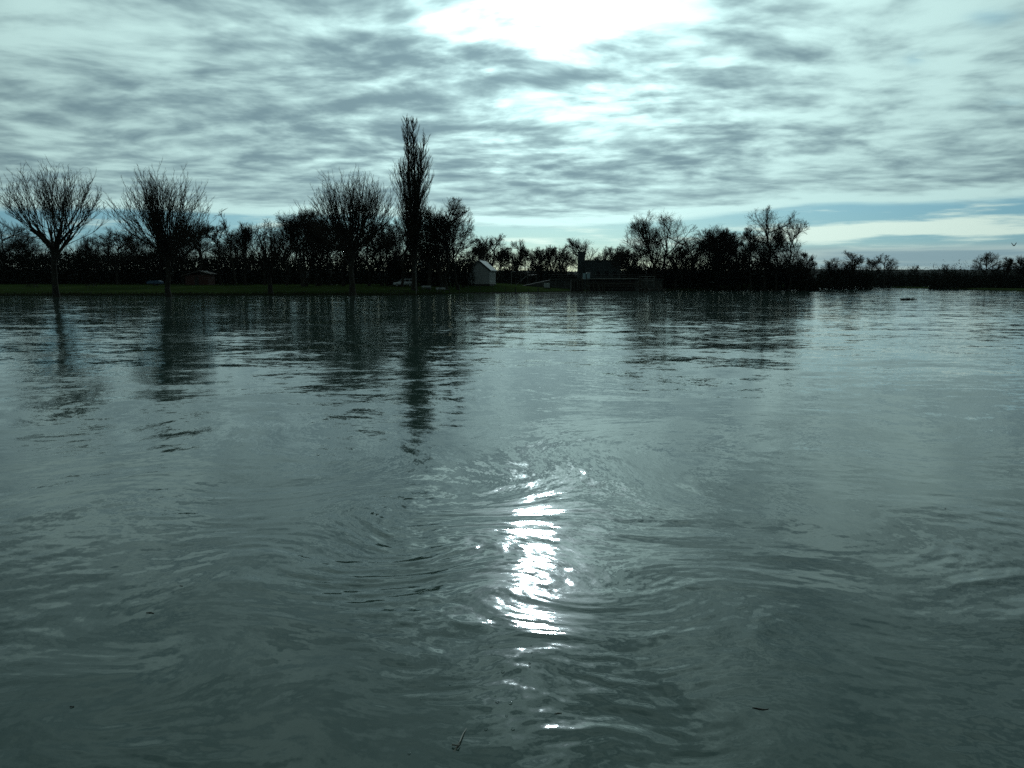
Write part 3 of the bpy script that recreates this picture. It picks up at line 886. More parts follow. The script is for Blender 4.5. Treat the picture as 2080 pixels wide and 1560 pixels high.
# --- individual background trees: (px, ytop, wpx, dist, seed, type/params, label)
LST = [
    (978, 498, 70, 255, 171, dict(tr=.28, limbs=12, low=.05), 'bushy bare tree behind the ridge of the pale house'),
    (1034, 506, 66, 262, 172, dict(tr=.26, limbs=12, low=.05), 'low twiggy tree behind the slim grey lamp post'),
    (1072, 505, 62, 260, 173, dict(tr=.26, limbs=12, low=.05), 'low bare tree between the upright feathery one and the small round one'),
    (1106, 506, 60, 266, 174, dict(tr=.26, limbs=12, low=.05), 'low dark tree above the grey utility cabinet'),
    (1150, 508, 44, 285, 175, dict(tr=.26, limbs=12, low=.05), 'dark bare tree touching the left side of the square tower'),
    (1212, 518, 50, 300, 176, dict(tr=.28, limbs=12, low=.05), 'bare tree rising just right of the square tower behind the flat roof'),
    (1240, 506, 70, 300, 177, dict(tr=.28, limbs=12, low=.05), 'tangled bare tree behind the middle of the flat roof'),
    (1268, 506, 60, 250, 178, dict(tr=.26, limbs=12, low=.05), 'low bare tree at the right end of the flat roofed building'),
    (330, 468, 80, 200, 151, dict(tr=.25), 'low tangled tree directly behind the trunk of the second pollard'),
    (375, 458, 76, 198, 152, dict(tr=.25), 'bare tree above the pale roof of the red-brown hut'),
    (468, 470, 60, 204, 153, dict(tr=.22), 'low bare tree at the foot of the slender leaning tree'),
    (580, 452, 70, 180, 154, dict(tr=.24, wob=.4), 'dark bushy tree filling the gap right of the stocky pollard'),
    (648, 430, 84, 176, 155, dict(tr=.3, stems=2), 'twin-stemmed tree just left of the pollard nearest the poplar'),
    (700, 446, 90, 172, 156, dict(tr=.3, limbs=12), 'dense bare tree behind the head of the pollard nearest the poplar'),
    (752, 450, 84, 174, 157, dict(tr=.28, limbs=12), 'dense bare tree behind the right side of the pollard nearest the poplar'),
    (872, 418, 84, 158, 158, dict(tr=.34, limbs=13, low=.08), 'bushy bare tree joined to the right foot of the poplar'),
    (932, 428, 62, 166, 159, dict(tr=.28, limbs=12, low=.08), 'bare tree on the right side of the big dense round one'),
    (900, 455, 110, 164, 160, dict(tr=.3, limbs=14, low=.03), 'low twiggy tree in front of the big dense round one'),
    (1375, 500, 90, 212, 161, dict(tr=.3, limbs=13, low=.04), 'low twiggy tree at the right foot of the big spreading tree'),
    (1432, 476, 60, 214, 162, dict(tr=.25, limbs=12, low=.06), 'narrow bare tree just left of the slender stems'),
    (1530, 462, 80, 207, 163, dict(tr=.3, limbs=13, low=.04), 'dark tree under the left side of the highest right-hand tree'),
    (1580, 474, 90, 205, 164, dict(tr=.3, limbs=13, low=.04), 'dark tree under the right side of the highest right-hand tree'),
    (8, 455, 90, 205, 101, dict(tr=.3), 'bare tree cut by the left edge, behind the broadest pollard'),
    (62, 470, 60, 215, 102, dict(tr=.25), 'small bare tree left of the broadest pollard trunk'),
    (186, 480, 60, 210, 103, dict(tr=.25), 'low bare tree just right of the broadest pollard'),
    (240, 462, 84, 195, 104, dict(tr=.3, wob=.4), 'rounded bushy bare tree between the two leftmost pollards'),
    (295, 475, 60, 215, 105, dict(tr=.25), 'low bare tree behind the left side of the second pollard'),
    (405, 441, 92, 190, 106, dict(tr=.3, limbs=11), 'dense bare tree at the right shoulder of the second pollard'),
    (447, 452, 60, 196, 107, dict(tr=.25), 'bare tree between the second pollard and the slender leaning one'),
    (500, 452, 46, 185, 108, dict(tr=.25, up=.9, spread=(10, 35)), 'upright narrow bare tree between the slender leaning tree and the stocky pollard'),
    (535, 444, 50, 185, 109, dict(tr=.22, limbs=6, n4=0, wob=.5, up=.7), 'thin bare tree with antler-like tips above the stocky pollard'),
    (618, 424, 104, 172, 110, dict(tr=.32, limbs=10, wob=.35, up=.5, stems=3), 'several-stemmed bare tree left of the pollard nearest the poplar'),
    (672, 436, 80, 180, 111, dict(tr=.3, up=.5), 'bare tree half hidden behind the left side of the pollard nearest the poplar'),
    (782, 452, 84, 178, 112, dict(tr=.3, up=.5, stems=2), 'open bare tree between the poplar and the dense pollard beside it'),
    (818, 430, 60, 168, 113, dict(tr=.25, up=.6), 'thin bare tree against the left foot of the poplar'),
    (902, 402, 112, 160, 114, dict(tr=.38, limbs=14, n2=10, up=.55, low=.12, wob=.28), 'big dense round bare tree to the right of the poplar'),
    (966, 482, 50, 205, 115, dict(tr=.25, low=.1), 'dark bushy tree just left of the pale gabled house roof'),
    (998, 475, 62, 262, 116, dict(tr=.36, up=.5), 'bare round-topped tree right behind the pale gabled house'),
    (1022, 500, 40, 275, 117, dict(tr=.3), 'small bare tree right of the one behind the pale house'),
    (1050, 487, 44, 268, 118, dict(tr=.3, up=.8, spread=(15, 40)), 'upright feathery bare tree left of the pair in the middle gap'),
    (1092, 502, 52, 270, 119, dict(tr=.32, wob=.4), 'small round bare tree in the middle of the gap between house and tower'),
    (1120, 498, 34, 268, 120, dict(tr=.3, up=.8, spread=(15, 40)), 'narrow bare tree in the gap, next to the round one'),
    (1143, 496, 56, 262, 121, dict(tr=.34, wob=.45), 'crooked bare tree just left of the square tower'),
    (1180, 484, 66, 300, 122, dict(tr=.36, up=.7), 'fan-shaped bare tree behind the square tower'),
    (1226, 501, 42, 310, 123, dict(tr=.34), 'small bare tree above the middle of the flat roof'),
    (1252, 498, 40, 310, 124, dict(tr=.34, up=.8), 'feathery bare tree above the right end of the flat roof'),
    (1282, 500, 70, 228, 125, dict(tr=.3, low=.08, limbs=12), 'low tangled bare tree between the flat roofed building and the big spreading tree'),
    (1340, 430, 152, 214, 126, dict(tr=.42, limbs=12, n2=9, up=.5, low=.18, wob=.22, stems=2), 'big spreading fan-shaped bare tree at the left end of the right-hand clump'),
    (1405, 482, 74, 218, 127, dict(tr=.3, low=.08, limbs=12), 'low dark bare tree between the two tallest trees of the right-hand clump'),
    (1458, 461, 92, 216, 128, dict(tr=.24, up=.7, spread=(12, 40), stems=4, limbs=7), 'cluster of slender bare stems in the middle of the right-hand clump'),
    (1500, 472, 78, 212, 129, dict(tr=.32, low=.06, limbs=13), 'dark dense bare tree left of the highest tree of the right-hand clump'),
    (1556, 418, 108, 208, 130, dict(tr=.42, limbs=13, n2=9, up=.35, low=.2, wob=.28), 'highest bare tree of the right-hand clump, with a rounded open top'),
    (1600, 446, 66, 206, 131, dict(tr=.3, up=.3, wob=.35), 'bare tree leaning out on the right shoulder of the right-hand clump'),
    (1634, 512, 46, 205, 132, dict(tr=.18, low=.05, wob=.4), 'small low bare tree at the water on the right end of the clump'),
    (1690, 524, 56, 248, 133, dict(tr=.2, low=.05), 'low bush-like bare tree, leftmost of the far flooded trees'),
    (1727, 509, 52, 245, 134, dict(tr=.3, wob=.4), 'round bare tree, tallest of the far flooded group right of the clump'),
    (1772, 523, 34, 330, 135, dict(tr=.3), 'small bare tree joined to the left of a rounder one across the water'),
    (1797, 515, 46, 330, 136, dict(tr=.4, wob=.4), 'round bare tree standing clear on the far shore'),
    (1856, 538, 18, 420, 137, dict(tr=.3, n4=0), 'tiny bare tree on the far hill line'),
    (1916, 536, 26, 320, 138, dict(tr=.25, n4=0), 'very small bushy tree on the far right shore'),
    (2002, 512, 66, 262, 139, dict(tr=.36, up=.35, low=.1), 'wide bare tree on the low spit near the right edge'),
    (2044, 521, 34, 275, 140, dict(tr=.2, up=.8, spread=(10, 30), n3=5), 'thin see-through bare tree near the right edge'),
    (2078, 518, 40, 250, 141, dict(tr=.3), 'bare tree cut by the right edge'),
]
for (px, ytop, wpx, dist, seed, kw, label) in LST:
    gx_, gy_ = tree_at(px, dist)
    z0 = max(gz(gx_, gy_), -.4)
    H = Z(ytop, dist) - z0
    far = dist > 240
    if px < 960 and wpx < 90: wpx = wpx * 1.22
    kw = dict(kw)
    kw.setdefault('limbs', 11)
    if far:
        kw.setdefault('n4', 3)
    twr = 0.026 if dist < 190 else (.029 if dist < 240 else .034)
    mesh = gen_round(seed, H=H, Wd=wpx * dist / F_PX * .97, twr=twr, **kw)
    e = place_tree(mesh, 'bare_tree', (gx_, gy_, z0), label, 'tree')
    if px in (618, 998, 1500):
        ball(e, (0.25 * wpx * dist / F_PX * (1 if px == 618 else .1), -1.0, H * .80), .6, seed)

# slender leaning tree
def leaner():
    dist = 180
    gx_, gy_ = tree_at(480, dist); z0 = gz(gx_, gy_)
    w = Wood(55); k = 16
    Ht = Z(430, dist) - z0
    f = np.linspace(0, 1, k)
    tp = np.zeros((1, k, 3)); tp[0, :, 2] = -.5 + (Ht + .5) * f; tp[0, :, 0] = -2.6 * f ** 1.6 + np.cumsum(w.r.normal(0, .03, k)); 
    w.parts['trunk'].append(tubes(tp, (.2 * (1 - .85 * f) + .1 * np.exp(-f * 20))[None], 7))
    p, dd, L, _ = w.children(tp, ones(1, Ht), ones(1, .2), 22, .5, 1, 42, .16, .3, .3)
    s1 = w.path(p, dd, L, 6, .5, .35)
    w.add('crown', s1, ones(len(p), .05), ones(len(p), .02), 4)
    p2, d2, L2, _ = w.children(s1, L, ones(len(p), 1), 7, .1, 1, 40, .5, .3, .4)
    s2 = w.path(p2, d2, L2, 4, .4, .3)
    w.add('crown', s2, ones(len(p2), .028), ones(len(p2), .016), 3)
    place_tree(w.meshes('t', M['bark'], M['twig']), 'bare_tree', (gx_, gy_, z0), 'slender bare tree leaning left with a few short branches at its top', 'tree')
leaner()

# ------------------------------------------------------------------ undergrowth: nobody could count its stems
def thicket(name, spans, label, seed, dens=1.0, fleck=.30):
    """spans: list of (px0, px1, d0, d1, ytop0, ytop1)"""
    r = np.random.RandomState(seed)
    VV, FF, o = [], [], 0
    for (p0, p1, d0, d1, y0, y1) in spans:
        dm = (d0 + d1) / 2
        wid = abs(p1 - p0) / F_PX * dm
        hgt = (Z(min(y0, y1), dm))
        n = int(wid * hgt * 34 * dens)
        px = r.uniform(p0, p1, n); dist = r.uniform(d0, d1, n)
        x_ = (px - 1040) / F_PX * dist
        yt = y0 + (y1 - y0) * (px - p0) / (p1 - p0)
        lump = fbm(x_ * .12, dist * .05, 4, seed) * 9 + fbm(x_ * .6, dist * .3, 3, seed + 3) * 3.5
        g0 = np.maximum(ground_z(x_, dist), -.1)
        top = EYE + dist * (573 - (yt - lump * 2.4)) / F_PX
        z_ = g0 + (np.maximum(top - g0, .5)) * .86 * r.uniform(0, 1, n) ** .9
        c = np.stack([x_, dist, z_], -1)
        s = fleck * r.uniform(.4, 1.3, n)[:, None]
        a = r.normal(0, 1, (n, 3)); a /= np.linalg.norm(a, axis=1, keepdims=True)
        b = np.cross(a, r.normal(0, 1, (n, 3))); b /= np.linalg.norm(b, axis=1, keepdims=True)
        a = a * np.array([.8, .8, 1.6])
        q = np.stack([c - a * s - b * s * .3, c + a * s * .2 - b * s * .5, c + a * s + b * s * .1, c - a * s * .1 + b * s * .5], 1).reshape(-1, 3)
        VV.append(q); FF.append(np.arange(4 * n).reshape(-1, 4) + o); o += 4 * n
        # standing stems and twigs
        m = int(wid * 7 * dens)
        px = r.uniform(p0, p1, m); dist = r.uniform(d0, d1, m)
        x_ = (px - 1040) / F_PX * dist
        yt = y0 + (y1 - y0) * (px - p0) / (p1 - p0)
        lump = fbm(x_ * .12, dist * .05, 4, seed) * 9
        g0 = np.maximum(ground_z(x_, dist), -.6)
        hh = np.maximum(EYE + dist * (573 - (yt - lump * 2.4)) / F_PX - g0, 1) * r.uniform(.7, 1.25, m)
        w = Wood(seed + 9)
        st = w.path(np.stack([x_, dist, g0 - .1], -1), np.stack([r.normal(0, .14, m), r.normal(0, .14, m), np.ones(m)], -1), hh, 6, .1, .2)
        V1, F1 = tubes(st, np.repeat(np.linspace(.11, .02, 6)[None], m, 0), 4)
        VV.append(V1); FF.append(F1 + o); o += len(V1)
        p2, d2, L2, _ = w.children(st, hh, ones(m, 1), 12, .35, 1, 32, .3, .3, .4)
        s2 = w.path(p2, d2, L2, 4, .4, .3)
        V1, F1 = tubes(s2, np.repeat(np.linspace(.035, .015, 4)[None], len(p2), 0), 3)
        VV.append(V1); FF.append(F1 + o); o += len(V1)
        p3, d3, L3, _ = w.children(s2, L2, ones(len(p2), 1), 3, .2, 1, 32, .45, .3, .4)
        s3 = w.path(p3, d3, L3, 3, .4, .3)
        V1, F1 = tubes(s3, np.repeat(np.linspace(.022, .012, 3)[None], len(p3), 0), 3)
        VV.append(V1); FF.append(F1 + o); o += len(V1)
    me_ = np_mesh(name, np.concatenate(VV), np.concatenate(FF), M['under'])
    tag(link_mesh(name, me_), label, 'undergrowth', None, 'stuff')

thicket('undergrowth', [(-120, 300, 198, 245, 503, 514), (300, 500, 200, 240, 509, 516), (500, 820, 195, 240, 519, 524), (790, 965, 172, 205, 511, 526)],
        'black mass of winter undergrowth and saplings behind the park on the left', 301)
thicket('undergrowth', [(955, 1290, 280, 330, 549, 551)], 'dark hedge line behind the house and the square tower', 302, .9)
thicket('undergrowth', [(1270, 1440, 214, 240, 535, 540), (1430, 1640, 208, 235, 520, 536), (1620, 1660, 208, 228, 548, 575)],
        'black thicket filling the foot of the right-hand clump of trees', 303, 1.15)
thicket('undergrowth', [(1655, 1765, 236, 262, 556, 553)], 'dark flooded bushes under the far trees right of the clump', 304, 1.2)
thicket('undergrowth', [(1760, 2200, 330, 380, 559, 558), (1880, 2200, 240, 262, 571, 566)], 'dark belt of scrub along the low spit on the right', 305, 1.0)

def far_wood():
    """far-off woodland seen as one mass"""
    r = np.random.RandomState(44)
    VV, FF, o = [], [], 0
    n = 150000
    a = np.radians(r.uniform(-40, 42, n)); dist = r.uniform(460, 760, n)
    x_, y_ = dist * np.sin(a), dist * np.cos(a)
    hh = 9 + 7 * fbm(x_ * .02, y_ * .02, 3, 8) + 5 * fbm(x_ * .09, y_ * .09, 2, 12)
    hh = hh + r.normal(0, .7, n)
    z_ = np.maximum(hh, 2) * r.uniform(0, 1, n) ** .8
    c = np.stack([x_, y_, z_], -1)
    s = r.uniform(.3, .9, n)[:, None] * (1.15 - .8 * (z_ / np.maximum(hh, 2)))[:, None]
    u = r.normal(0, 1, (n, 3)); u /= np.linalg.norm(u, axis=1, keepdims=True)
    b = np.cross(u, r.normal(0, 1, (n, 3))); b /= np.linalg.norm(b, axis=1, keepdims=True)
    q = np.stack([c - u * s, c - b * s * .6, c + u * s, c + b * s * .6], 1).reshape(-1, 3)
    me_ = np_mesh('woodland', q, np.arange(4 * n).reshape(-1, 4), M['under'])
    tag(link_mesh('woodland', me_), 'far-off dark woodland under the hill line beyond the flood', 'woodland', None, 'stuff')
far_wood()

def drowned_grass():
    r = np.random.RandomState(77)
    n = 16000
    px = r.uniform(-60, 900, n)
    sh = np.interp(px, SH_PX, SH_D)
    y_ = sh + r.normal(-1.0, 2.6, n) + 2.0 * fbm(px * .02, px * 0 + .5, 3, 91)
    x_ = (px - 1040) / F_PX * y_
    z_ = np.maximum(ground_z(x_, y_), -.25)
    keep = ground_z(x_, y_) > -.30
    x_, y_, z_ = x_[keep], y_[keep], z_[keep]; n = len(x_)
    hh = r.uniform(.12, .42, n)
    a = r.uniform(0, 6.28, n)
    base = np.stack([x_, y_, z_], -1)
    sd = np.stack([np.cos(a), np.sin(a), 0 * a], -1) * r.uniform(.02, .07, n)[:, None]
    tip = base + np.stack([r.normal(0, .08, n), r.normal(0, .08, n), hh], -1)
    q = np.stack([base - sd, base + sd, tip + sd * .2, tip - sd * .2], 1).reshape(-1, 3)
    me_ = np_mesh('grass', q, np.arange(4 * n).reshape(-1, 4), M['blade'])
    tag(link_mesh('grass', me_), 'half drowned rough grass along the flooded edge of the park', 'grass', None, 'stuff')
drowned_grass()

# ------------------------------------------------------------------ pale gabled house
def house():
    d0 = 180
    x0 = X(951.5, d0); s = d0 / F_PX
    wd = 43 * s; wh = 29 * s * 1.0; rise = 18 * s; Ln = 8.0
    cx = x0 + wd / 2
    zg = gz(cx, d0)
    e = empty('gabled_house', (cx, d0, zg), R(-8.5))
    tag(e, 'small pale house with a steep gable facing the river and a light grey roof', 'house')
    zb = Z(577, d0) - zg      # floor above its dark stone base
    b = MB(); b.box(-wd / 2 - .05, wd / 2 + .05, -.05, Ln + .05, -.5, zb); b.build('plinth', M['darkwood'], e)
    b = MB(); b.prism([(-wd / 2, zb), (wd / 2, zb), (wd / 2, zb + wh), (0, zb + wh + rise), (-wd / 2, zb + wh)], 0, Ln); b.build('wall', M['plaster'], e)
    t_ = .12; ov = .35
    sl = rise / (wd / 2)
    b = MB()
    zt = zb + wh
    for sg in (-1, 1):
        prof = [(0, zt + rise + .02), (sg * (wd / 2 + ov), zt - ov * sl + .02), (sg * (wd / 2 + ov), zt - ov * sl + .02 + t_), (0, zt + rise + .02 + t_)]
        b.prism(prof, -.25, Ln + .25)
    rf = b.build('roof', M['slate'], e)
    b = MB()
    for sg in (-1, 1):
        prof = [(0, zt + rise - .16), (sg * (wd / 2 + ov), zt - ov * sl - .16), (sg * (wd / 2 + ov), zt - ov * sl + .018), (0, zt + rise + .018)]
        b.prism(prof, -.30, -.253)
    b.build('bargeboard', M['darkwood'], e)
    b = MB(); b.bar((0, -.26, zt + rise + .17), (0, Ln + .26, zt + rise + .17), .09); b.build('ridge_cap', M['darkwood'], rf)
    for yy in (1.6, 4.0, 6.2):
        b = MB(); b.box(wd / 2 + .003, wd / 2 + .05, yy - .5, yy + .5, zb + .6, zb + wh - .45); w_ = b.build('window', M['glass'], e)
        b = MB()
        for (ya, yb_) in ((yy - .6, yy - .5), (yy + .5, yy + .6), (yy - .03, yy + .03)):
            b.box(wd / 2 + .003, wd / 2 + .09, ya, yb_, zb + .5, zb + wh - .35)
        b.box(wd / 2 + .003, wd / 2 + .09, yy - .5, yy + .5, zb + .5, zb + .6)
        b.box(wd / 2 + .003, wd / 2 + .09, yy - .5, yy + .5, zb + wh - .45, zb + wh - .35)
        b.build('window_frame', M['white'], w_)
    # chimney-like dark vent beyond the ridge
house()

# ------------------------------------------------------------------ car
def car():
    d0 = 172
    cx = X(821, d0); zg = gz(cx, d0)
    e = empty('parked_car', (cx, d0, zg), 0)
    tag(e, 'white small estate car facing left, parked under the poplar', 'car')
    s = d0 / F_PX
    L = 4.3
    # profile, front to the left
    low = [(-2.15, .35), (-2.18, .62), (-2.05, .80), (-1.15, .96), (-1.0, 1.0), (1.95, 1.03), (2.12, .95), (2.16, .45), (2.1, .28), (-2.05, .28)]
    b = MB(); b.prism(low, -.84, .84); b.build('body', M['paint'], e, bevel=.05, smooth=True)
    cab = [(-1.05, .99), (-.35, 1.52), (-.15, 1.58), (1.75, 1.60), (1.95, 1.50), (2.08, 1.0)]
    b = MB(); b.prism([(-.98, 1.0), (-.30, 1.47), (1.85, 1.50), (2.0, 1.0)], -.70, .70); b.build('cabin_glass', M['glass'], e)
    b = MB(); b.prism([(-.42, 1.50), (-.15, 1.60), (1.75, 1.62), (1.98, 1.52), (1.9, 1.48), (-.3, 1.45)], -.72, .72)
    b.build('roof', M['paint'], e, bevel=.02)
    for sg in (-1, 1):
        y_ = sg * .715
        for (a, c) in (((-1.04, 1.0), (-.34, 1.48)), ((.35, 1.0), (.38, 1.5)), ((1.25, 1.0), (1.28, 1.5)), ((2.02, 1.0), (1.92, 1.5))):
            b = MB(); b.bar((a[0], y_, a[1]), (c[0], y_, c[1]), .045, n=4); b.build('pillar', M['paint'], e)
    for xx in (-1.35, 1.35):
        for sg in (-1, 1):
            b = MB(); b.bar((xx, sg * .62, .32), (xx, sg * .87, .32), .32, n=20); w_ = b.build('wheel', M['rubber'], e)
            b = MB(); b.bar((xx, sg * .86, .32), (xx, sg * .885, .32), .19, n=12); b.build('hubcap', M['grey'], w_)
    for sg in (-1, 1):
        b = MB(); b.box(-2.20, -2.08, sg * .62 - .14, sg * .62 + .14, .62, .76); b.build('headlight', M['white'], e)
        b = MB(); b.box(2.12, 2.17, sg * .70 - .08, sg * .70 + .08, .72, .95); b.build('tail_light', M['red'], e)
        b = MB(); b.box(-.80, -.62, sg * .92 - .09, sg * .92 + .09, 1.0, 1.13); b.build('wing_mirror', M['paint'], e)
car()

# ------------------------------------------------------------------ lamp posts and poles
def lamp(px, dist, ytop, label, arm=.5):
    x_ = X(px, dist); zg = gz(x_, dist)
    base = min(zg, 0) - .2 if zg < 0 else zg
    e = empty('lamp_post', (x_, dist, base))
    tag(e, label, 'lamp post', None)
    H = Z(ytop, dist) - base
    b = MB(); b.bar((0, 0, 0), (0, 0, H), .09, .055, 8); b.build('pole', M['rail'], e)
    b = MB(); b.bar((0, 0, H), (arm, 0, H + .12), .04, n=6); b.build('arm', M['rail'], e)
    b = MB(); b.prism([(arm - .1, H + .06), (arm + .45, H + .14), (arm + .45, H + .22), (arm + .05, H + .24)], -.12, .12); b.build('lamp_head', M['grey'], e)
lamp(845.5, 140, 538, 'tall pale lamp post at the water edge in front of the poplar')
lamp(1039, 196, 553, 'slim grey lamp post between the house and the embankment')

# ------------------------------------------------------------------ flooded fence posts
prot = None
G2 = 'dark fence posts standing in the flood before the house'
for k, (px, yt, dist, r_) in enumerate(((893, 584, 146, .05), (913, 583, 147, .06), (933, 577, 148, .05), (951, 578, 149, .05), (975, 573, 150, .05), (1001, 581, 151, .05),
                               (1027, 583, 152, .05), (1047, 583, 153, .10), (1073, 586, 154, .07), (1093, 585, 154, .11))):
    x_ = X(px, dist); top = Z(yt, dist); 
    if prot is None:
        e = empty('fence_post', (x_, dist, -.3)); prot = e
        b = MB(); b.bar((0, 0, 0), (0, 0, 1.0), 1.0, .9, 6); b.build('post', M['darkwood'], e)
        b = MB(); b.bar((0, 0, 1.0), (0, 0, 1.02), .9, .5, 6); b.build('cap', M['darkwood'], e)
    else:
        e = prot.copy(); col.objects.link(e)
        for ch in list(prot.children):
            c_ = ch.copy(); col.objects.link(c_); c_.parent = e
    e.location = (x_, dist, -.3)
    e.scale = (r_, r_, top + .3)
    names_ = ['leftmost thin post of the fence row standing in the flood', 'post next to the leftmost in the flooded fence row', 'third post from the left in the flooded fence row',
              'thin post in front of the left corner of the pale house', 'tallest thin post in front of the gable of the pale house', 'thin post in front of the right corner of the pale house',
              'thin post just right of the pale house in the flood', 'thick post beneath the slim grey lamp post', 'thinner post between the two thickest ones', 'thickest stubby post left of the grey cabinet']
    tag(e, names_[k], 'fence post', G2)

# stake in open water
x_ = X(1040, D(603)); b = MB(); b.bar((x_, D(603), -.6), (x_ + .02, D(603), Z(597, D(603))), .06, .05, 6); b.bar((x_ - .09, D(603), .5), (x_ + .12, D(603), .52), .03, n=5)
tag(b.build('stake', M['darkwood']), 'lone thin stake rising from open water below the grey lamp post', 'stake')

# low flooded railing near the poplar
def railing():
    dist = 133
    e = empty('metal_railing', (X(808, dist), dist, 0)); tag(e, 'low dark railing standing in the water left of the tall lamp post', 'railing')
    for k_, px in enumerate((793, 802, 811, 821, 829)):
        xx = X(px, dist) - e.location.x
        b = MB(); b.bar((xx, 0, -.5), (xx, 0, .95), .045, n=6); b.build('post', M['darkwood'], e)
    b = MB()
    b.bar((X(793, dist) - e.location.x, -.05, .90), (X(829, dist) - e.location.x, -.05, .90), .035)
    b.bar((X(793, dist) - e.location.x, -.05, .48), (X(829, dist) - e.location.x, -.05, .48), .03)
    b.build('rail', M['darkwood'], e)
railing()

# low kerb wall running through the flood in front of the house
def kerb():
    b = MB()
    d0 = D(596)
    b.box(X(955, d0), X(1160, d0), d0, d0 + .5, -.8, .10)
    tag(b.build('kerb_wall', M['darkwood'], bevel=.02), 'low dark kerb wall barely above the water in front of the pale house', 'wall')
kerb()

# ------------------------------------------------------------------ lock embankment, building with tower, jetty
def lock():
    # dark quay wall
    d0 = 203
    xa, xb = X(1046, d0), X(1345, d0)
    e = empty('quay_wall', ((xa + xb) / 2, d0, 0)); tag(e, 'long dark quay wall behind the timber jetty', 'wall')
    hw = (xb - xa) / 2
    zt = Z(566, d0)
    b = MB(); b.prism([(-hw, 0.0), (hw, 0.0), (hw, zt - .3), (-hw + 9, zt - .3), (-hw, .9)], 0, 9)
    b.V = [(v[0], v[1], v[2] - .5 if v[2] == 0 else v[2]) for v in b.V]
    b.build('wall', M['concrete'], e)
    b = MB(); b.box(-hw + 8.6, hw + .2, -.25, 1.0, zt - .297, zt); b.build('coping', M['concrete'], e)
    b = MB()
    n = 16
    for i in range(n):
        xx = -hw + 9.2 + (2 * hw - 9.5) * i / (n - 1)
        b.bar((xx, .4, zt), (xx, .4, zt + 1.0), .035, n=5)
    b.bar((-hw + 9.2, .4, zt + 1.0), (hw - .3, .4, zt + 1.0), .04)
    b.bar((-hw + 9.2, .4, zt + .52), (hw - .3, .4, zt + .52), .03)
    b.build('guard_rail', M['darkwood'], e)
    # slope stair rail at the left end
    b = MB()
    b.bar((-hw + .2, .3, 1.5), (-hw + 3.2, .3, zt + .9), .045); b.bar((-hw + 3.2, .3, zt + .9), (-hw + 5.4, .3, zt + .95), .045)
    for xx, z0_, z1 in ((-hw + .2, .5, 1.5), (-hw + 1.7, .5, 2.7), (-hw + 3.2, .5, zt + .9), (-hw + 5.4, .5, zt + .95)):
        b.bar((xx, .3, z0_), (xx, .3, z1), .035)
    b.build('stair_rail', M['rail'], e)
    # building
    d1 = 262; s = d1 / F_PX
    bx0, bx1 = X(1188, d1), X(1260, d1)
    zg = gz((bx0 + bx1) / 2, d1)
    e = empty('flat_roofed_building', ((bx0 + bx1) / 2, d1, zg)); tag(e, 'dark flat roofed building with a square tower on its left end', 'building')
    hw = (bx1 - bx0) / 2; zt = Z(530, d1) - zg
    b = MB(); b.box(-hw, hw, 0, 9, -.5, zt); b.build('wall', M['darkstone'], e)
    b = MB(); b.box(-hw + .01, hw + .2, -.2, 9.2, zt + .002, zt + .28); b.build('roof', M['darkstone'], e)
    tx0, tx1 = X(1174.5, d1) - e.location.x, -hw - .003
    b = MB(); b.box(tx0, tx1 + .05, .8, 3.4, -.5, Z(512, d1) - zg); tw = b.build('tower', M['darkstone'], e)
    b = MB(); b.box(tx0 - .12, tx1 + .17, .68, 3.52, Z(512, d1) - zg + .002, Z(512, d1) - zg + .2); b.build('tower_cap', M['darkstone'], tw)
    for k in range(4):
        xx = -hw + 1.8 + k * 2.6
        b = MB(); b.box(xx - .55, xx + .55, -.04, -.003, 3.4, 4.8); w_ = b.build('window', M['glass'], e)
        b = MB(); b.box(xx - .65, xx + .65, -.10, -.003, 3.25, 3.38); b.build('sill', M['concrete'], w_)
    # jetty
    d2 = 172
    e = empty('timber_jetty', (X(1250, d2), d2, 0)); tag(e, 'long dark timber jetty on raking piles in front of the quay', 'jetty')
    def lx(px): return X(px, d2) - e.location.x
    zdeck = Z(567, d2)
    b = MB(); b.box(lx(1186), lx(1297), 0, 1.6, zdeck - .12, zdeck); b.build('deck', M['timber'], e)
    for i, (yy0, yy1) in enumerate(((574.5, 577.5), (580, 582), (586.5, 587.5))):
        b = MB(); b.box(lx(1188), lx(1297 if i < 2 else 1288), -.15, .10, Z(yy1, d2), Z(yy0, d2)); b.build('wale', M['timber'], e)
    b = MB(); b.box(lx(1196), lx(1290), .6, .9, Z(592, d2), zdeck - .123); b.build('fender_screen', M['darkwood'], e)
    b = MB(); b.box(lx(1160), lx(1186), .2, 1.9, Z(592, d2), Z(568, d2)); b.build('pier_block', M['darkwood'], e)
    for px, yt in ((1161, 566), (1166, 568), (1172, 566), (1176, 568), (1182, 564), (1192, 566), (1205, 570), (1214, 572), (1223, 572), (1227, 575), (1299, 560), (1304, 566), (1312, 575)):
        b = MB(); b.bar((lx(px), -.2, -1), (lx(px), -.2, Z(yt, d2)), .17, .15, 8); b.build('pile', M['timber'], e)
    for px0, px1, ya, yb_ in ((1194, 1202, 588, 602), (1203, 1212, 588, 602), (1214, 1222, 588, 602), (1299, 1317, 586, 602), (1304, 1312, 590, 601), (1308, 1324, 586, 602), (1330, 1342, 588, 602), (1339, 1352, 588, 602)):
        b = MB(); b.bar((lx(px0), -.4, Z(ya - 9, d2)), (lx(px1), -.9, -.6), .14, .14, 6); b.build('raking_pile', M['timber'], e)
    b = MB(); b.box(lx(1297), lx(1352), 0, 1.4, Z(590, d2), Z(587, d2)); b.box(lx(1297), lx(1345), .2, 1.3, Z(573, d2), Z(571.5, d2)); b.build('cross_beam', M['timber'], e)
    b = MB()
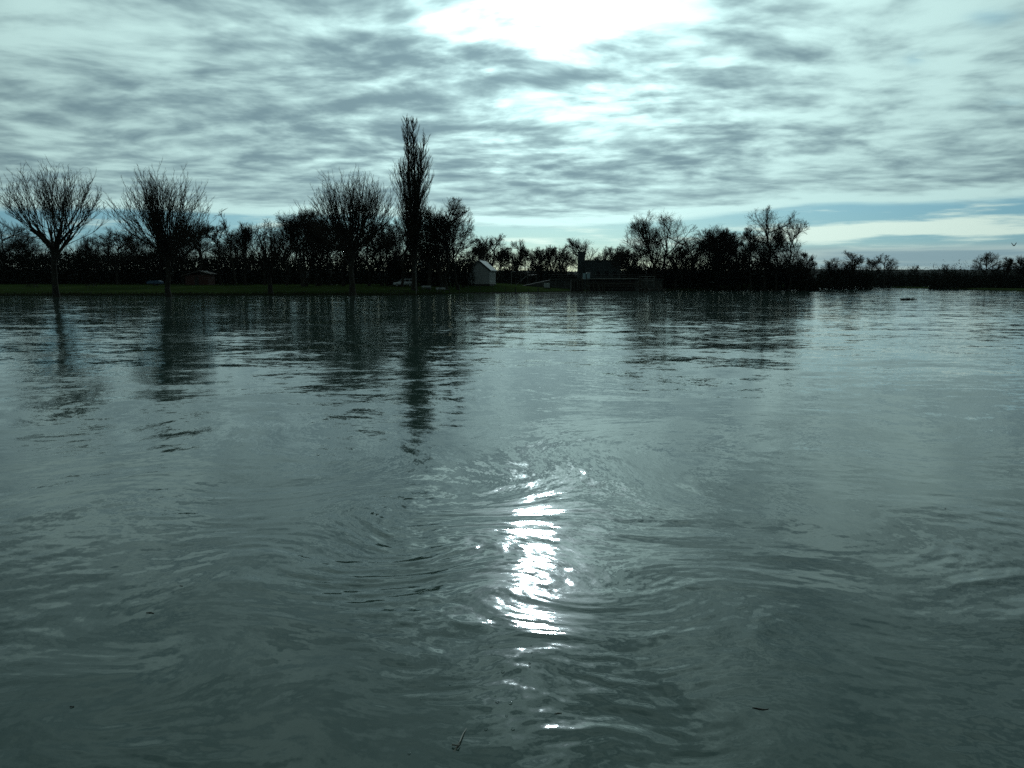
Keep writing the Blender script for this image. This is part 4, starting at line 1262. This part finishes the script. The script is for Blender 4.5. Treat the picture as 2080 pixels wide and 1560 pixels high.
    for yy in (561.5, 566.5, 570.5):
        b.bar((lx(1300), -.1, Z(yy, d2)), (lx(1328), -.1, Z(yy, d2)), .035, n=5)
    for px in (1300, 1314, 1328):
        b.bar((lx(px), -.1, Z(587, d2)), (lx(px), -.1, Z(561, d2)), .04, n=5)
    b.build('hand_rail', M['rail'], e)
    b = MB(); b.bar((lx(1192), -.1, Z(566.3, d2)), (lx(1297), -.1, Z(565.8, d2)), .05, n=5); b.build('edge_rail', M['rail'], e)
    # control kiosk on the jetty head
    x0 = X(1191.5, d2)
    k_ = empty('kiosk', (x0, d2 + .9, zdeck)); tag(k_, 'pale blue kiosk with a white lid on the left end of the jetty', 'kiosk')
    b = MB(); b.box(-.72, .72, -.4, .4, 0, 1.25); b.build('cabin', M['palebl'], k_)
    b = MB(); b.prism([(-.05, 1.253), (.80, 1.253), (.80, 1.36), (.02, 1.40)], -.5, .5); b.build('lid', M['white'], k_)
    b = MB(); b.prism([(-.14, .05), (.12, .05), (-.02, 1.1), (-.22, 1.2)], -.42, -.403); b.build('door_gap', M['darkwood'], k_)
    # grey cabinet on the slope
    d3 = 192
    x0 = X(1111, d3); zg = max(gz(x0, d3), 0.05)
    k_ = empty('utility_cabinet', (x0, d3, zg)); tag(k_, 'grey two-door utility cabinet on a dark plinth above the flood', 'cabinet')
    zb = Z(586, d3) - zg
    b = MB(); b.box(-.85, .85, -.1, .6, -.6, max(zb, .2)); b.build('plinth', M['darkwood'], k_)
    zb = max(zb, .2)
    b = MB(); b.box(-.70, .66, 0, .5, zb + .003, zb + 1.1); b.build('case', M['grey'], k_, bevel=.02)
    for a, c in ((-.66, -.02), (.02, .62)):
        b = MB(); b.box(a, c, -.03, -.002, zb + .08, zb + 1.03); dr = b.build('door', M['grey'], k_)
        b = MB(); b.box(c - .12, c - .08, -.06, -.031, zb + .45, zb + .65); b.build('handle', M['rail'], dr)
lock()

# ------------------------------------------------------------------ park objects on the left bank
def hut():
    d0 = 188; s = d0 / F_PX
    x0, x1 = X(372, d0), X(430, d0)
    cx = (x0 + x1) / 2; zg = gz(cx, d0); e = empty('wooden_hut', (cx, d0, zg)); tag(e, 'low red-brown wooden hut under the trees right of the second pollard', 'hut')
    hw = (x1 - x0) / 2 - .6
    b = MB(); b.box(-hw, hw, 0, 4, -.3, 2.3); b.build('wall', M['red'], e)
    b = MB(); b.prism([(-hw - .7, 2.05), (hw * .25, 3.15), (hw + .5, 2.5), (hw + .5, 2.6), (hw * .25, 3.27), (-hw - .7, 2.17)], -.4, 4.4); b.build('roof', M['tile'], e)
    b = MB(); b.box(-.5, .4, -.05, -.003, 0, 2.0); b.build('door', M['darkwood'], e)
hut()
def bench(px, dist, label, mat_='timber'):
    x_ = X(px, dist); zg = gz(x_, dist)
    e = empty('park_bench', (x_, dist, zg)); tag(e, label, 'bench', 'benches by the flooded park edge')
    b = MB(); b.box(-.9, .9, -.2, .2, .42, .47); b.build('seat', M[mat_], e)
    b = MB(); b.box(-.9, .9, .2, .24, .6, .85); b.build('backrest', M[mat_], e)
    for sx in (-.7, .7):
        b = MB(); b.box(sx - .05, sx + .05, -.18, .24, -.05, .417); b.build('leg', M['concrete'], e)
bench(895, 152, 'pale bench under the round tree right of the poplar', 'grey')
bench(866, 154, 'pale bench right beside the tall lamp post', 'grey')
def picnic(px, dist, label):
    x_ = X(px, dist); zg = gz(x_, dist)
    e = empty('picnic_table', (x_, dist, zg)); tag(e, label, 'picnic table', 'picnic tables in the park')
    b = MB(); b.box(-.95, .95, -.38, .38, .70, .75); b.build('table_top', M['timber'], e)
    for sg in (-1, 1):
        b = MB(); b.box(-.95, .95, sg * .75 - .13, sg * .75 + .13, .42, .46); b.build('seat', M['timber'], e)
        b = MB(); b.bar((sg * .7, -.7, 0), (sg * .7, -.15, .70), .05); b.bar((sg * .7, .7, 0), (sg * .7, .15, .70), .05); b.bar((sg * .7, -.8, .38), (sg * .7, .8, .38), .045); b.build('leg', M['timber'], e)
picnic(66, 158, 'picnic table on the grass left of the broadest pollard trunk')
picnic(186, 160, 'picnic table on the grass right of the broadest pollard trunk')
def covered(px, dist):
    x_ = X(px, dist); zg = gz(x_, dist)
    e = empty('covered_trailer', (x_, dist, zg)); tag(e, 'low trailer under a blue cover just left of the second pollard trunk', 'trailer')
    b = MB(); b.prism([(-1.6, .45), (1.6, .45), (1.6, .9), (.9, 1.15), (-1.0, 1.1), (-1.6, .85)], -.7, .7); b.build('cover', M['blue'], e, bevel=.05)
    b = MB(); b.box(-1.5, 1.5, -.6, .6, .3, .447); b.build('chassis', M['darkwood'], e)
    for sg in (-1, 1):
        b = MB(); b.bar((.1, sg * .62, .28), (.1, sg * .78, .28), .28, n=14); b.build('wheel', M['rubber'], e)
covered(316, 176)
def puddle(px0, px1, dist, seed):
    r = np.random.RandomState(seed)
    xa, xb = X(px0, dist), X(px1, dist)
    n = 40
    a = np.arange(n) * 2 * np.pi / n
    rr = 1 + .18 * np.sin(3 * a + seed) + .1 * np.sin(7 * a)
    x_ = (xa + xb) / 2 + (xb - xa) / 2 * np.cos(a) * rr
    y_ = dist + 5.0 * np.sin(a) * rr
    z_ = np.full(n, float(ground_z(x_, y_).max()) + .012)
    V = np.concatenate([np.stack([x_, y_, z_], -1), [[(xa + xb) / 2, dist, z_[0]]]])
    Fs = np.array([(i, (i + 1) % n, n) for i in range(n)])
    tag(link_mesh('puddle', np_mesh('puddle', V, Fs, M['puddle'])), kind='structure')
puddle(444, 512, 186, 2); puddle(654, 705, 186, 5)

# ------------------------------------------------------------------ floating things
def drift():
    dist = D(609); x0 = X(1846, dist)
    r = np.random.RandomState(4)
    e = empty('floating_branch', (x0, dist, 0)); tag(e, 'dark clump of driftwood floating on the bright water at the right', 'driftwood')
    b = MB(); b.bar((-1.0, 0, .05), (1.1, .1, .02), .13, .04, 7); b.bar((-.9, .1, .08), (.1, -.1, .16), .09, .05, 6); b.build('log', M['driftwood'], e)
    b = MB()
    for i in range(34):
        a = r.uniform(-.9, .5)
        b.bar((a, r.uniform(-.2, .2), .05), (a + r.uniform(-.3, .35), r.uniform(-.25, .25), r.uniform(.12, .34)), .03, .012, 4)
    b.build('twigs', M['driftwood'], e)
drift()

def sub_xy(px, py):
    a = TH - math.atan((780 - py) / F_PX)
    dd = EYE / math.tan(a)
    return (px - 1040) / F_PX * (dd * math.cos(TH) + EYE * math.sin(TH)), dd
# bubbles
import bmesh
bm = bmesh.new(); bmesh.ops.create_icosphere(bm, subdivisions=3, radius=1.0)
for v in bm.verts: 
    if v.co.z < 0: v.co.z *= .3
bme = bpy.data.meshes.new('bubble'); bm.to_mesh(bme); bm.free(); bme.materials.append(M['bubble'])
for p in bme.polygons: p.use_smooth = True
BUB = [(1006, 1412, 3), (1010, 1424, 7), (1037, 1427, 7), (1029, 1453, 5), (987, 1480, 7), (1042, 1480, 7), (831, 1529, 6), (1080, 1325, 3), (1082, 1333, 3),
       (1076, 1345, 5), (1076, 1353, 4), (1021, 1363, 7), (998, 1328, 4), (743, 1578, 4), (944, 1377, 4), (921, 1372, 3), (855, 1420, 3), (1079, 1310, 3), (914, 1391, 3)]
BUBL = ['smallest bubble at the top of the bubbles on the dark near water', 'bubble just above the widest pair at the lower middle', 'right one of the widest pair of bubbles at the lower middle', 'single bubble a little below the widest pair', 'leftmost of the two bubbles level with the top of the floating stick', 'rightmost of the two bubbles level with the top of the floating stick', 'lone bubble left of the floating stick near the bottom edge', 'topmost but one of the chain of bubbles under the sun glitter', 'middle bubble of the chain under the sun glitter', 'lower bubble of the chain under the sun glitter', 'lowest bubble of the chain under the sun glitter', 'broad flat bubble at the foot of the bright water patch', 'small bright bubble left of the chain under the sun glitter', '', 'rightmost faint bubble of the scattered ones left of the middle', 'middle faint bubble of the scattered ones left of the middle', 'far left faint bubble of the scattered ones', 'topmost tiny bubble of the chain under the sun glitter', 'lowest faint bubble of the scattered ones left of the middle']
for k, (px, py, w_) in enumerate(BUB):
    if py > 1555: continue
    x_, y_ = sub_xy(px, py)
    o = bpy.data.objects.new('bubble', bme); col.objects.link(o)
    rr = w_ / 2 / F_PX * math.hypot(y_, EYE) * 1.0
    o.location = (x_, y_, wz(x_, y_) + rr * .15); o.scale = (rr, rr, rr * .8)
    tag(o, BUBL[k], 'bubble', 'bubbles drifting on the near water')
# floating stick
x_, y_ = sub_xy(922, 1526); x2, y2 = sub_xy(949, 1476)
e = empty('floating_stick', (x_, y_, wz((x_ + x2) / 2, (y_ + y2) / 2) - .001)); tag(e, 'thin pale stick with a side knot afloat at the bottom of the picture', 'stick')
b = MB()
pts = [(0, 0, -.002), ((x2 - x_) * .35 + .006, (y2 - y_) * .35, .008), ((x2 - x_) * .7, (y2 - y_) * .7, .006), (x2 - x_, y2 - y_, -.002)]
for i in range(3): b.bar(pts[i], pts[i + 1], .0048 - .001 * i, .0045 - .001 * i, 7)
b.build('stem', M['twigwet'], e)
b = MB(); b.bar((-.012, .045, .010), (.022, .030, .014), .0045, .003, 6); b.bar((.018, .031, .012), (.026, .050, .010), .003, .002, 5); b.build('side_knot', M['twigwet'], e)
# leaves and bits of wood
for k, (px, py, w_, lab) in enumerate(((305, 1243, 16, 'thin dark sliver of wood floating at the lower left'), (368, 1189, 7, 'small dark leaf fragment floating above the lower-left sliver'),
                                (1545, 1437, 30, 'dark curled leaf floating at the lower right of the water'), (146, 1433, 8, 'pale-edged leaf scrap floating near the bottom left corner'),
                                (1920, 1035, 4, 'dark speck of flotsam on the smooth water at the right'), (1134, 1447, 14, 'pale straw afloat right of the bubbles'))):
    x_, y_ = sub_xy(px, py)
    wdt = w_ / F_PX * math.hypot(y_, EYE)
    n = 10
    vs, fs = [], []
    for j in range(n + 1):
        t_ = j / n
        ww = .10 * math.sin(math.pi * min(max(t_, .04), .97)) * wdt
        cy = .10 * math.sin(t_ * 4 + k) * wdt
        for sy, zz in ((-1, .001), (0, .004), (1, .0015)):
            vs.append(((t_ - .5) * wdt, cy + sy * ww, zz + .001 * math.sin(t_ * 5)))
    for j in range(n):
        for q in range(2):
            a = j * 3 + q
            fs.append((a, a + 3, a + 4, a + 1))
    b = MB(); b.add(vs, fs)
    o = b.build('floating_leaf' if k not in (0, 5) else 'wood_sliver', M['leaf'] if k != 5 else M['twigwet'], smooth=True)
    o.location = (x_, y_, wz(x_, y_) + .0005)
    so = o.modifiers.new('thick', 'SOLIDIFY'); so.thickness = .0015
    tag(o, lab, 'leaf' if k not in (0, 5) else 'wood sliver')

# bird
def bird():
    dist = 150.0
    x_, z_ = X(2052, dist), Z(499, dist)
    e = empty('bird', (x_, dist, z_), R(20)); tag(e, 'small dark bird flying with raised wings above the trees at the right', 'bird')
    prof = [(-.30, .012, .03), (-.22, .05, .01), (-.05, .085, 0), (.12, .075, .0), (.22, .045, .02), (.27, .05, .045), (.32, .035, .05), (.37, .008, .045)]
    vs, fs, n = [], [], 8
    for (xx, rr, zz) in prof:
        for j in range(n):
            a = 2 * math.pi * j / n
            vs.append((xx, rr * math.cos(a), zz + rr * .9 * math.sin(a)))
    for i in range(len(prof) - 1):
        for j in range(n):
            a = i * n + j; b_ = i * n + (j + 1) % n
            fs.append((a, b_, b_ + n, a + n))
    fs += [tuple(range(n - 1, -1, -1)), tuple(range((len(prof) - 1) * n, len(prof) * n))]
    b = MB(); b.add(vs, fs)
    bd = b.build('body', M['bird'], e, smooth=True)
    bd.scale = (1, 1, 1)
    for sg in (-1, 1):
        st = [(0.10, -.12, 0.04, .03), (0.13, -.10, .22, .18), (.10, -.12, .38, .36), (-.02, -.12, .50, .55)]
        vs = []
        for (xf, xr, yy, zz) in st:
            vs += [(xf, sg * yy, zz + .012), (xr, sg * yy, zz + .012), (xf, sg * yy, zz - .012), (xr, sg * yy, zz - .012)]
        fs = []
        for i in range(3):
            a = i * 4
            fs += [(a, a + 4, a + 5, a + 1), (a + 2, a + 3, a + 7, a + 6), (a, a + 2, a + 6, a + 4), (a + 1, a + 5, a + 7, a + 3)]
        fs += [(0, 1, 3, 2), (12, 14, 15, 13)]
        b = MB(); b.add(vs, fs); b.build('wing', M['bird'], e)
    b = MB(); b.prism([(-.44, .0), (-.26, .01), (-.26, .04), (-.44, .02)], -.06, .06); b.build('tail', M['bird'], e)
bird()

# ------------------------------------------------------------------ thin winter air
def haze():
    b = MB(); b.box(-5200, 5200, -4400, 5200, -6, 75)
    m = bpy.data.materials.new('haze'); m.use_nodes = True
    n = NT(m.node_tree)
    o = n.new('ShaderNodeOutputMaterial'); v = n.new('ShaderNodeVolumePrincipled')
    v.inputs['Color'].default_value = (0.78, 0.92, 1.0, 1)
    v.inputs['Density'].default_value = 0.00002
    v.inputs['Anisotropy'].default_value = 0.0
    n.link(v.outputs[0], o.inputs['Volume'])
    tag(b.build('haze', m), 'thin bluish winter haze over the river and the far hills', 'haze', None, 'stuff')
haze()
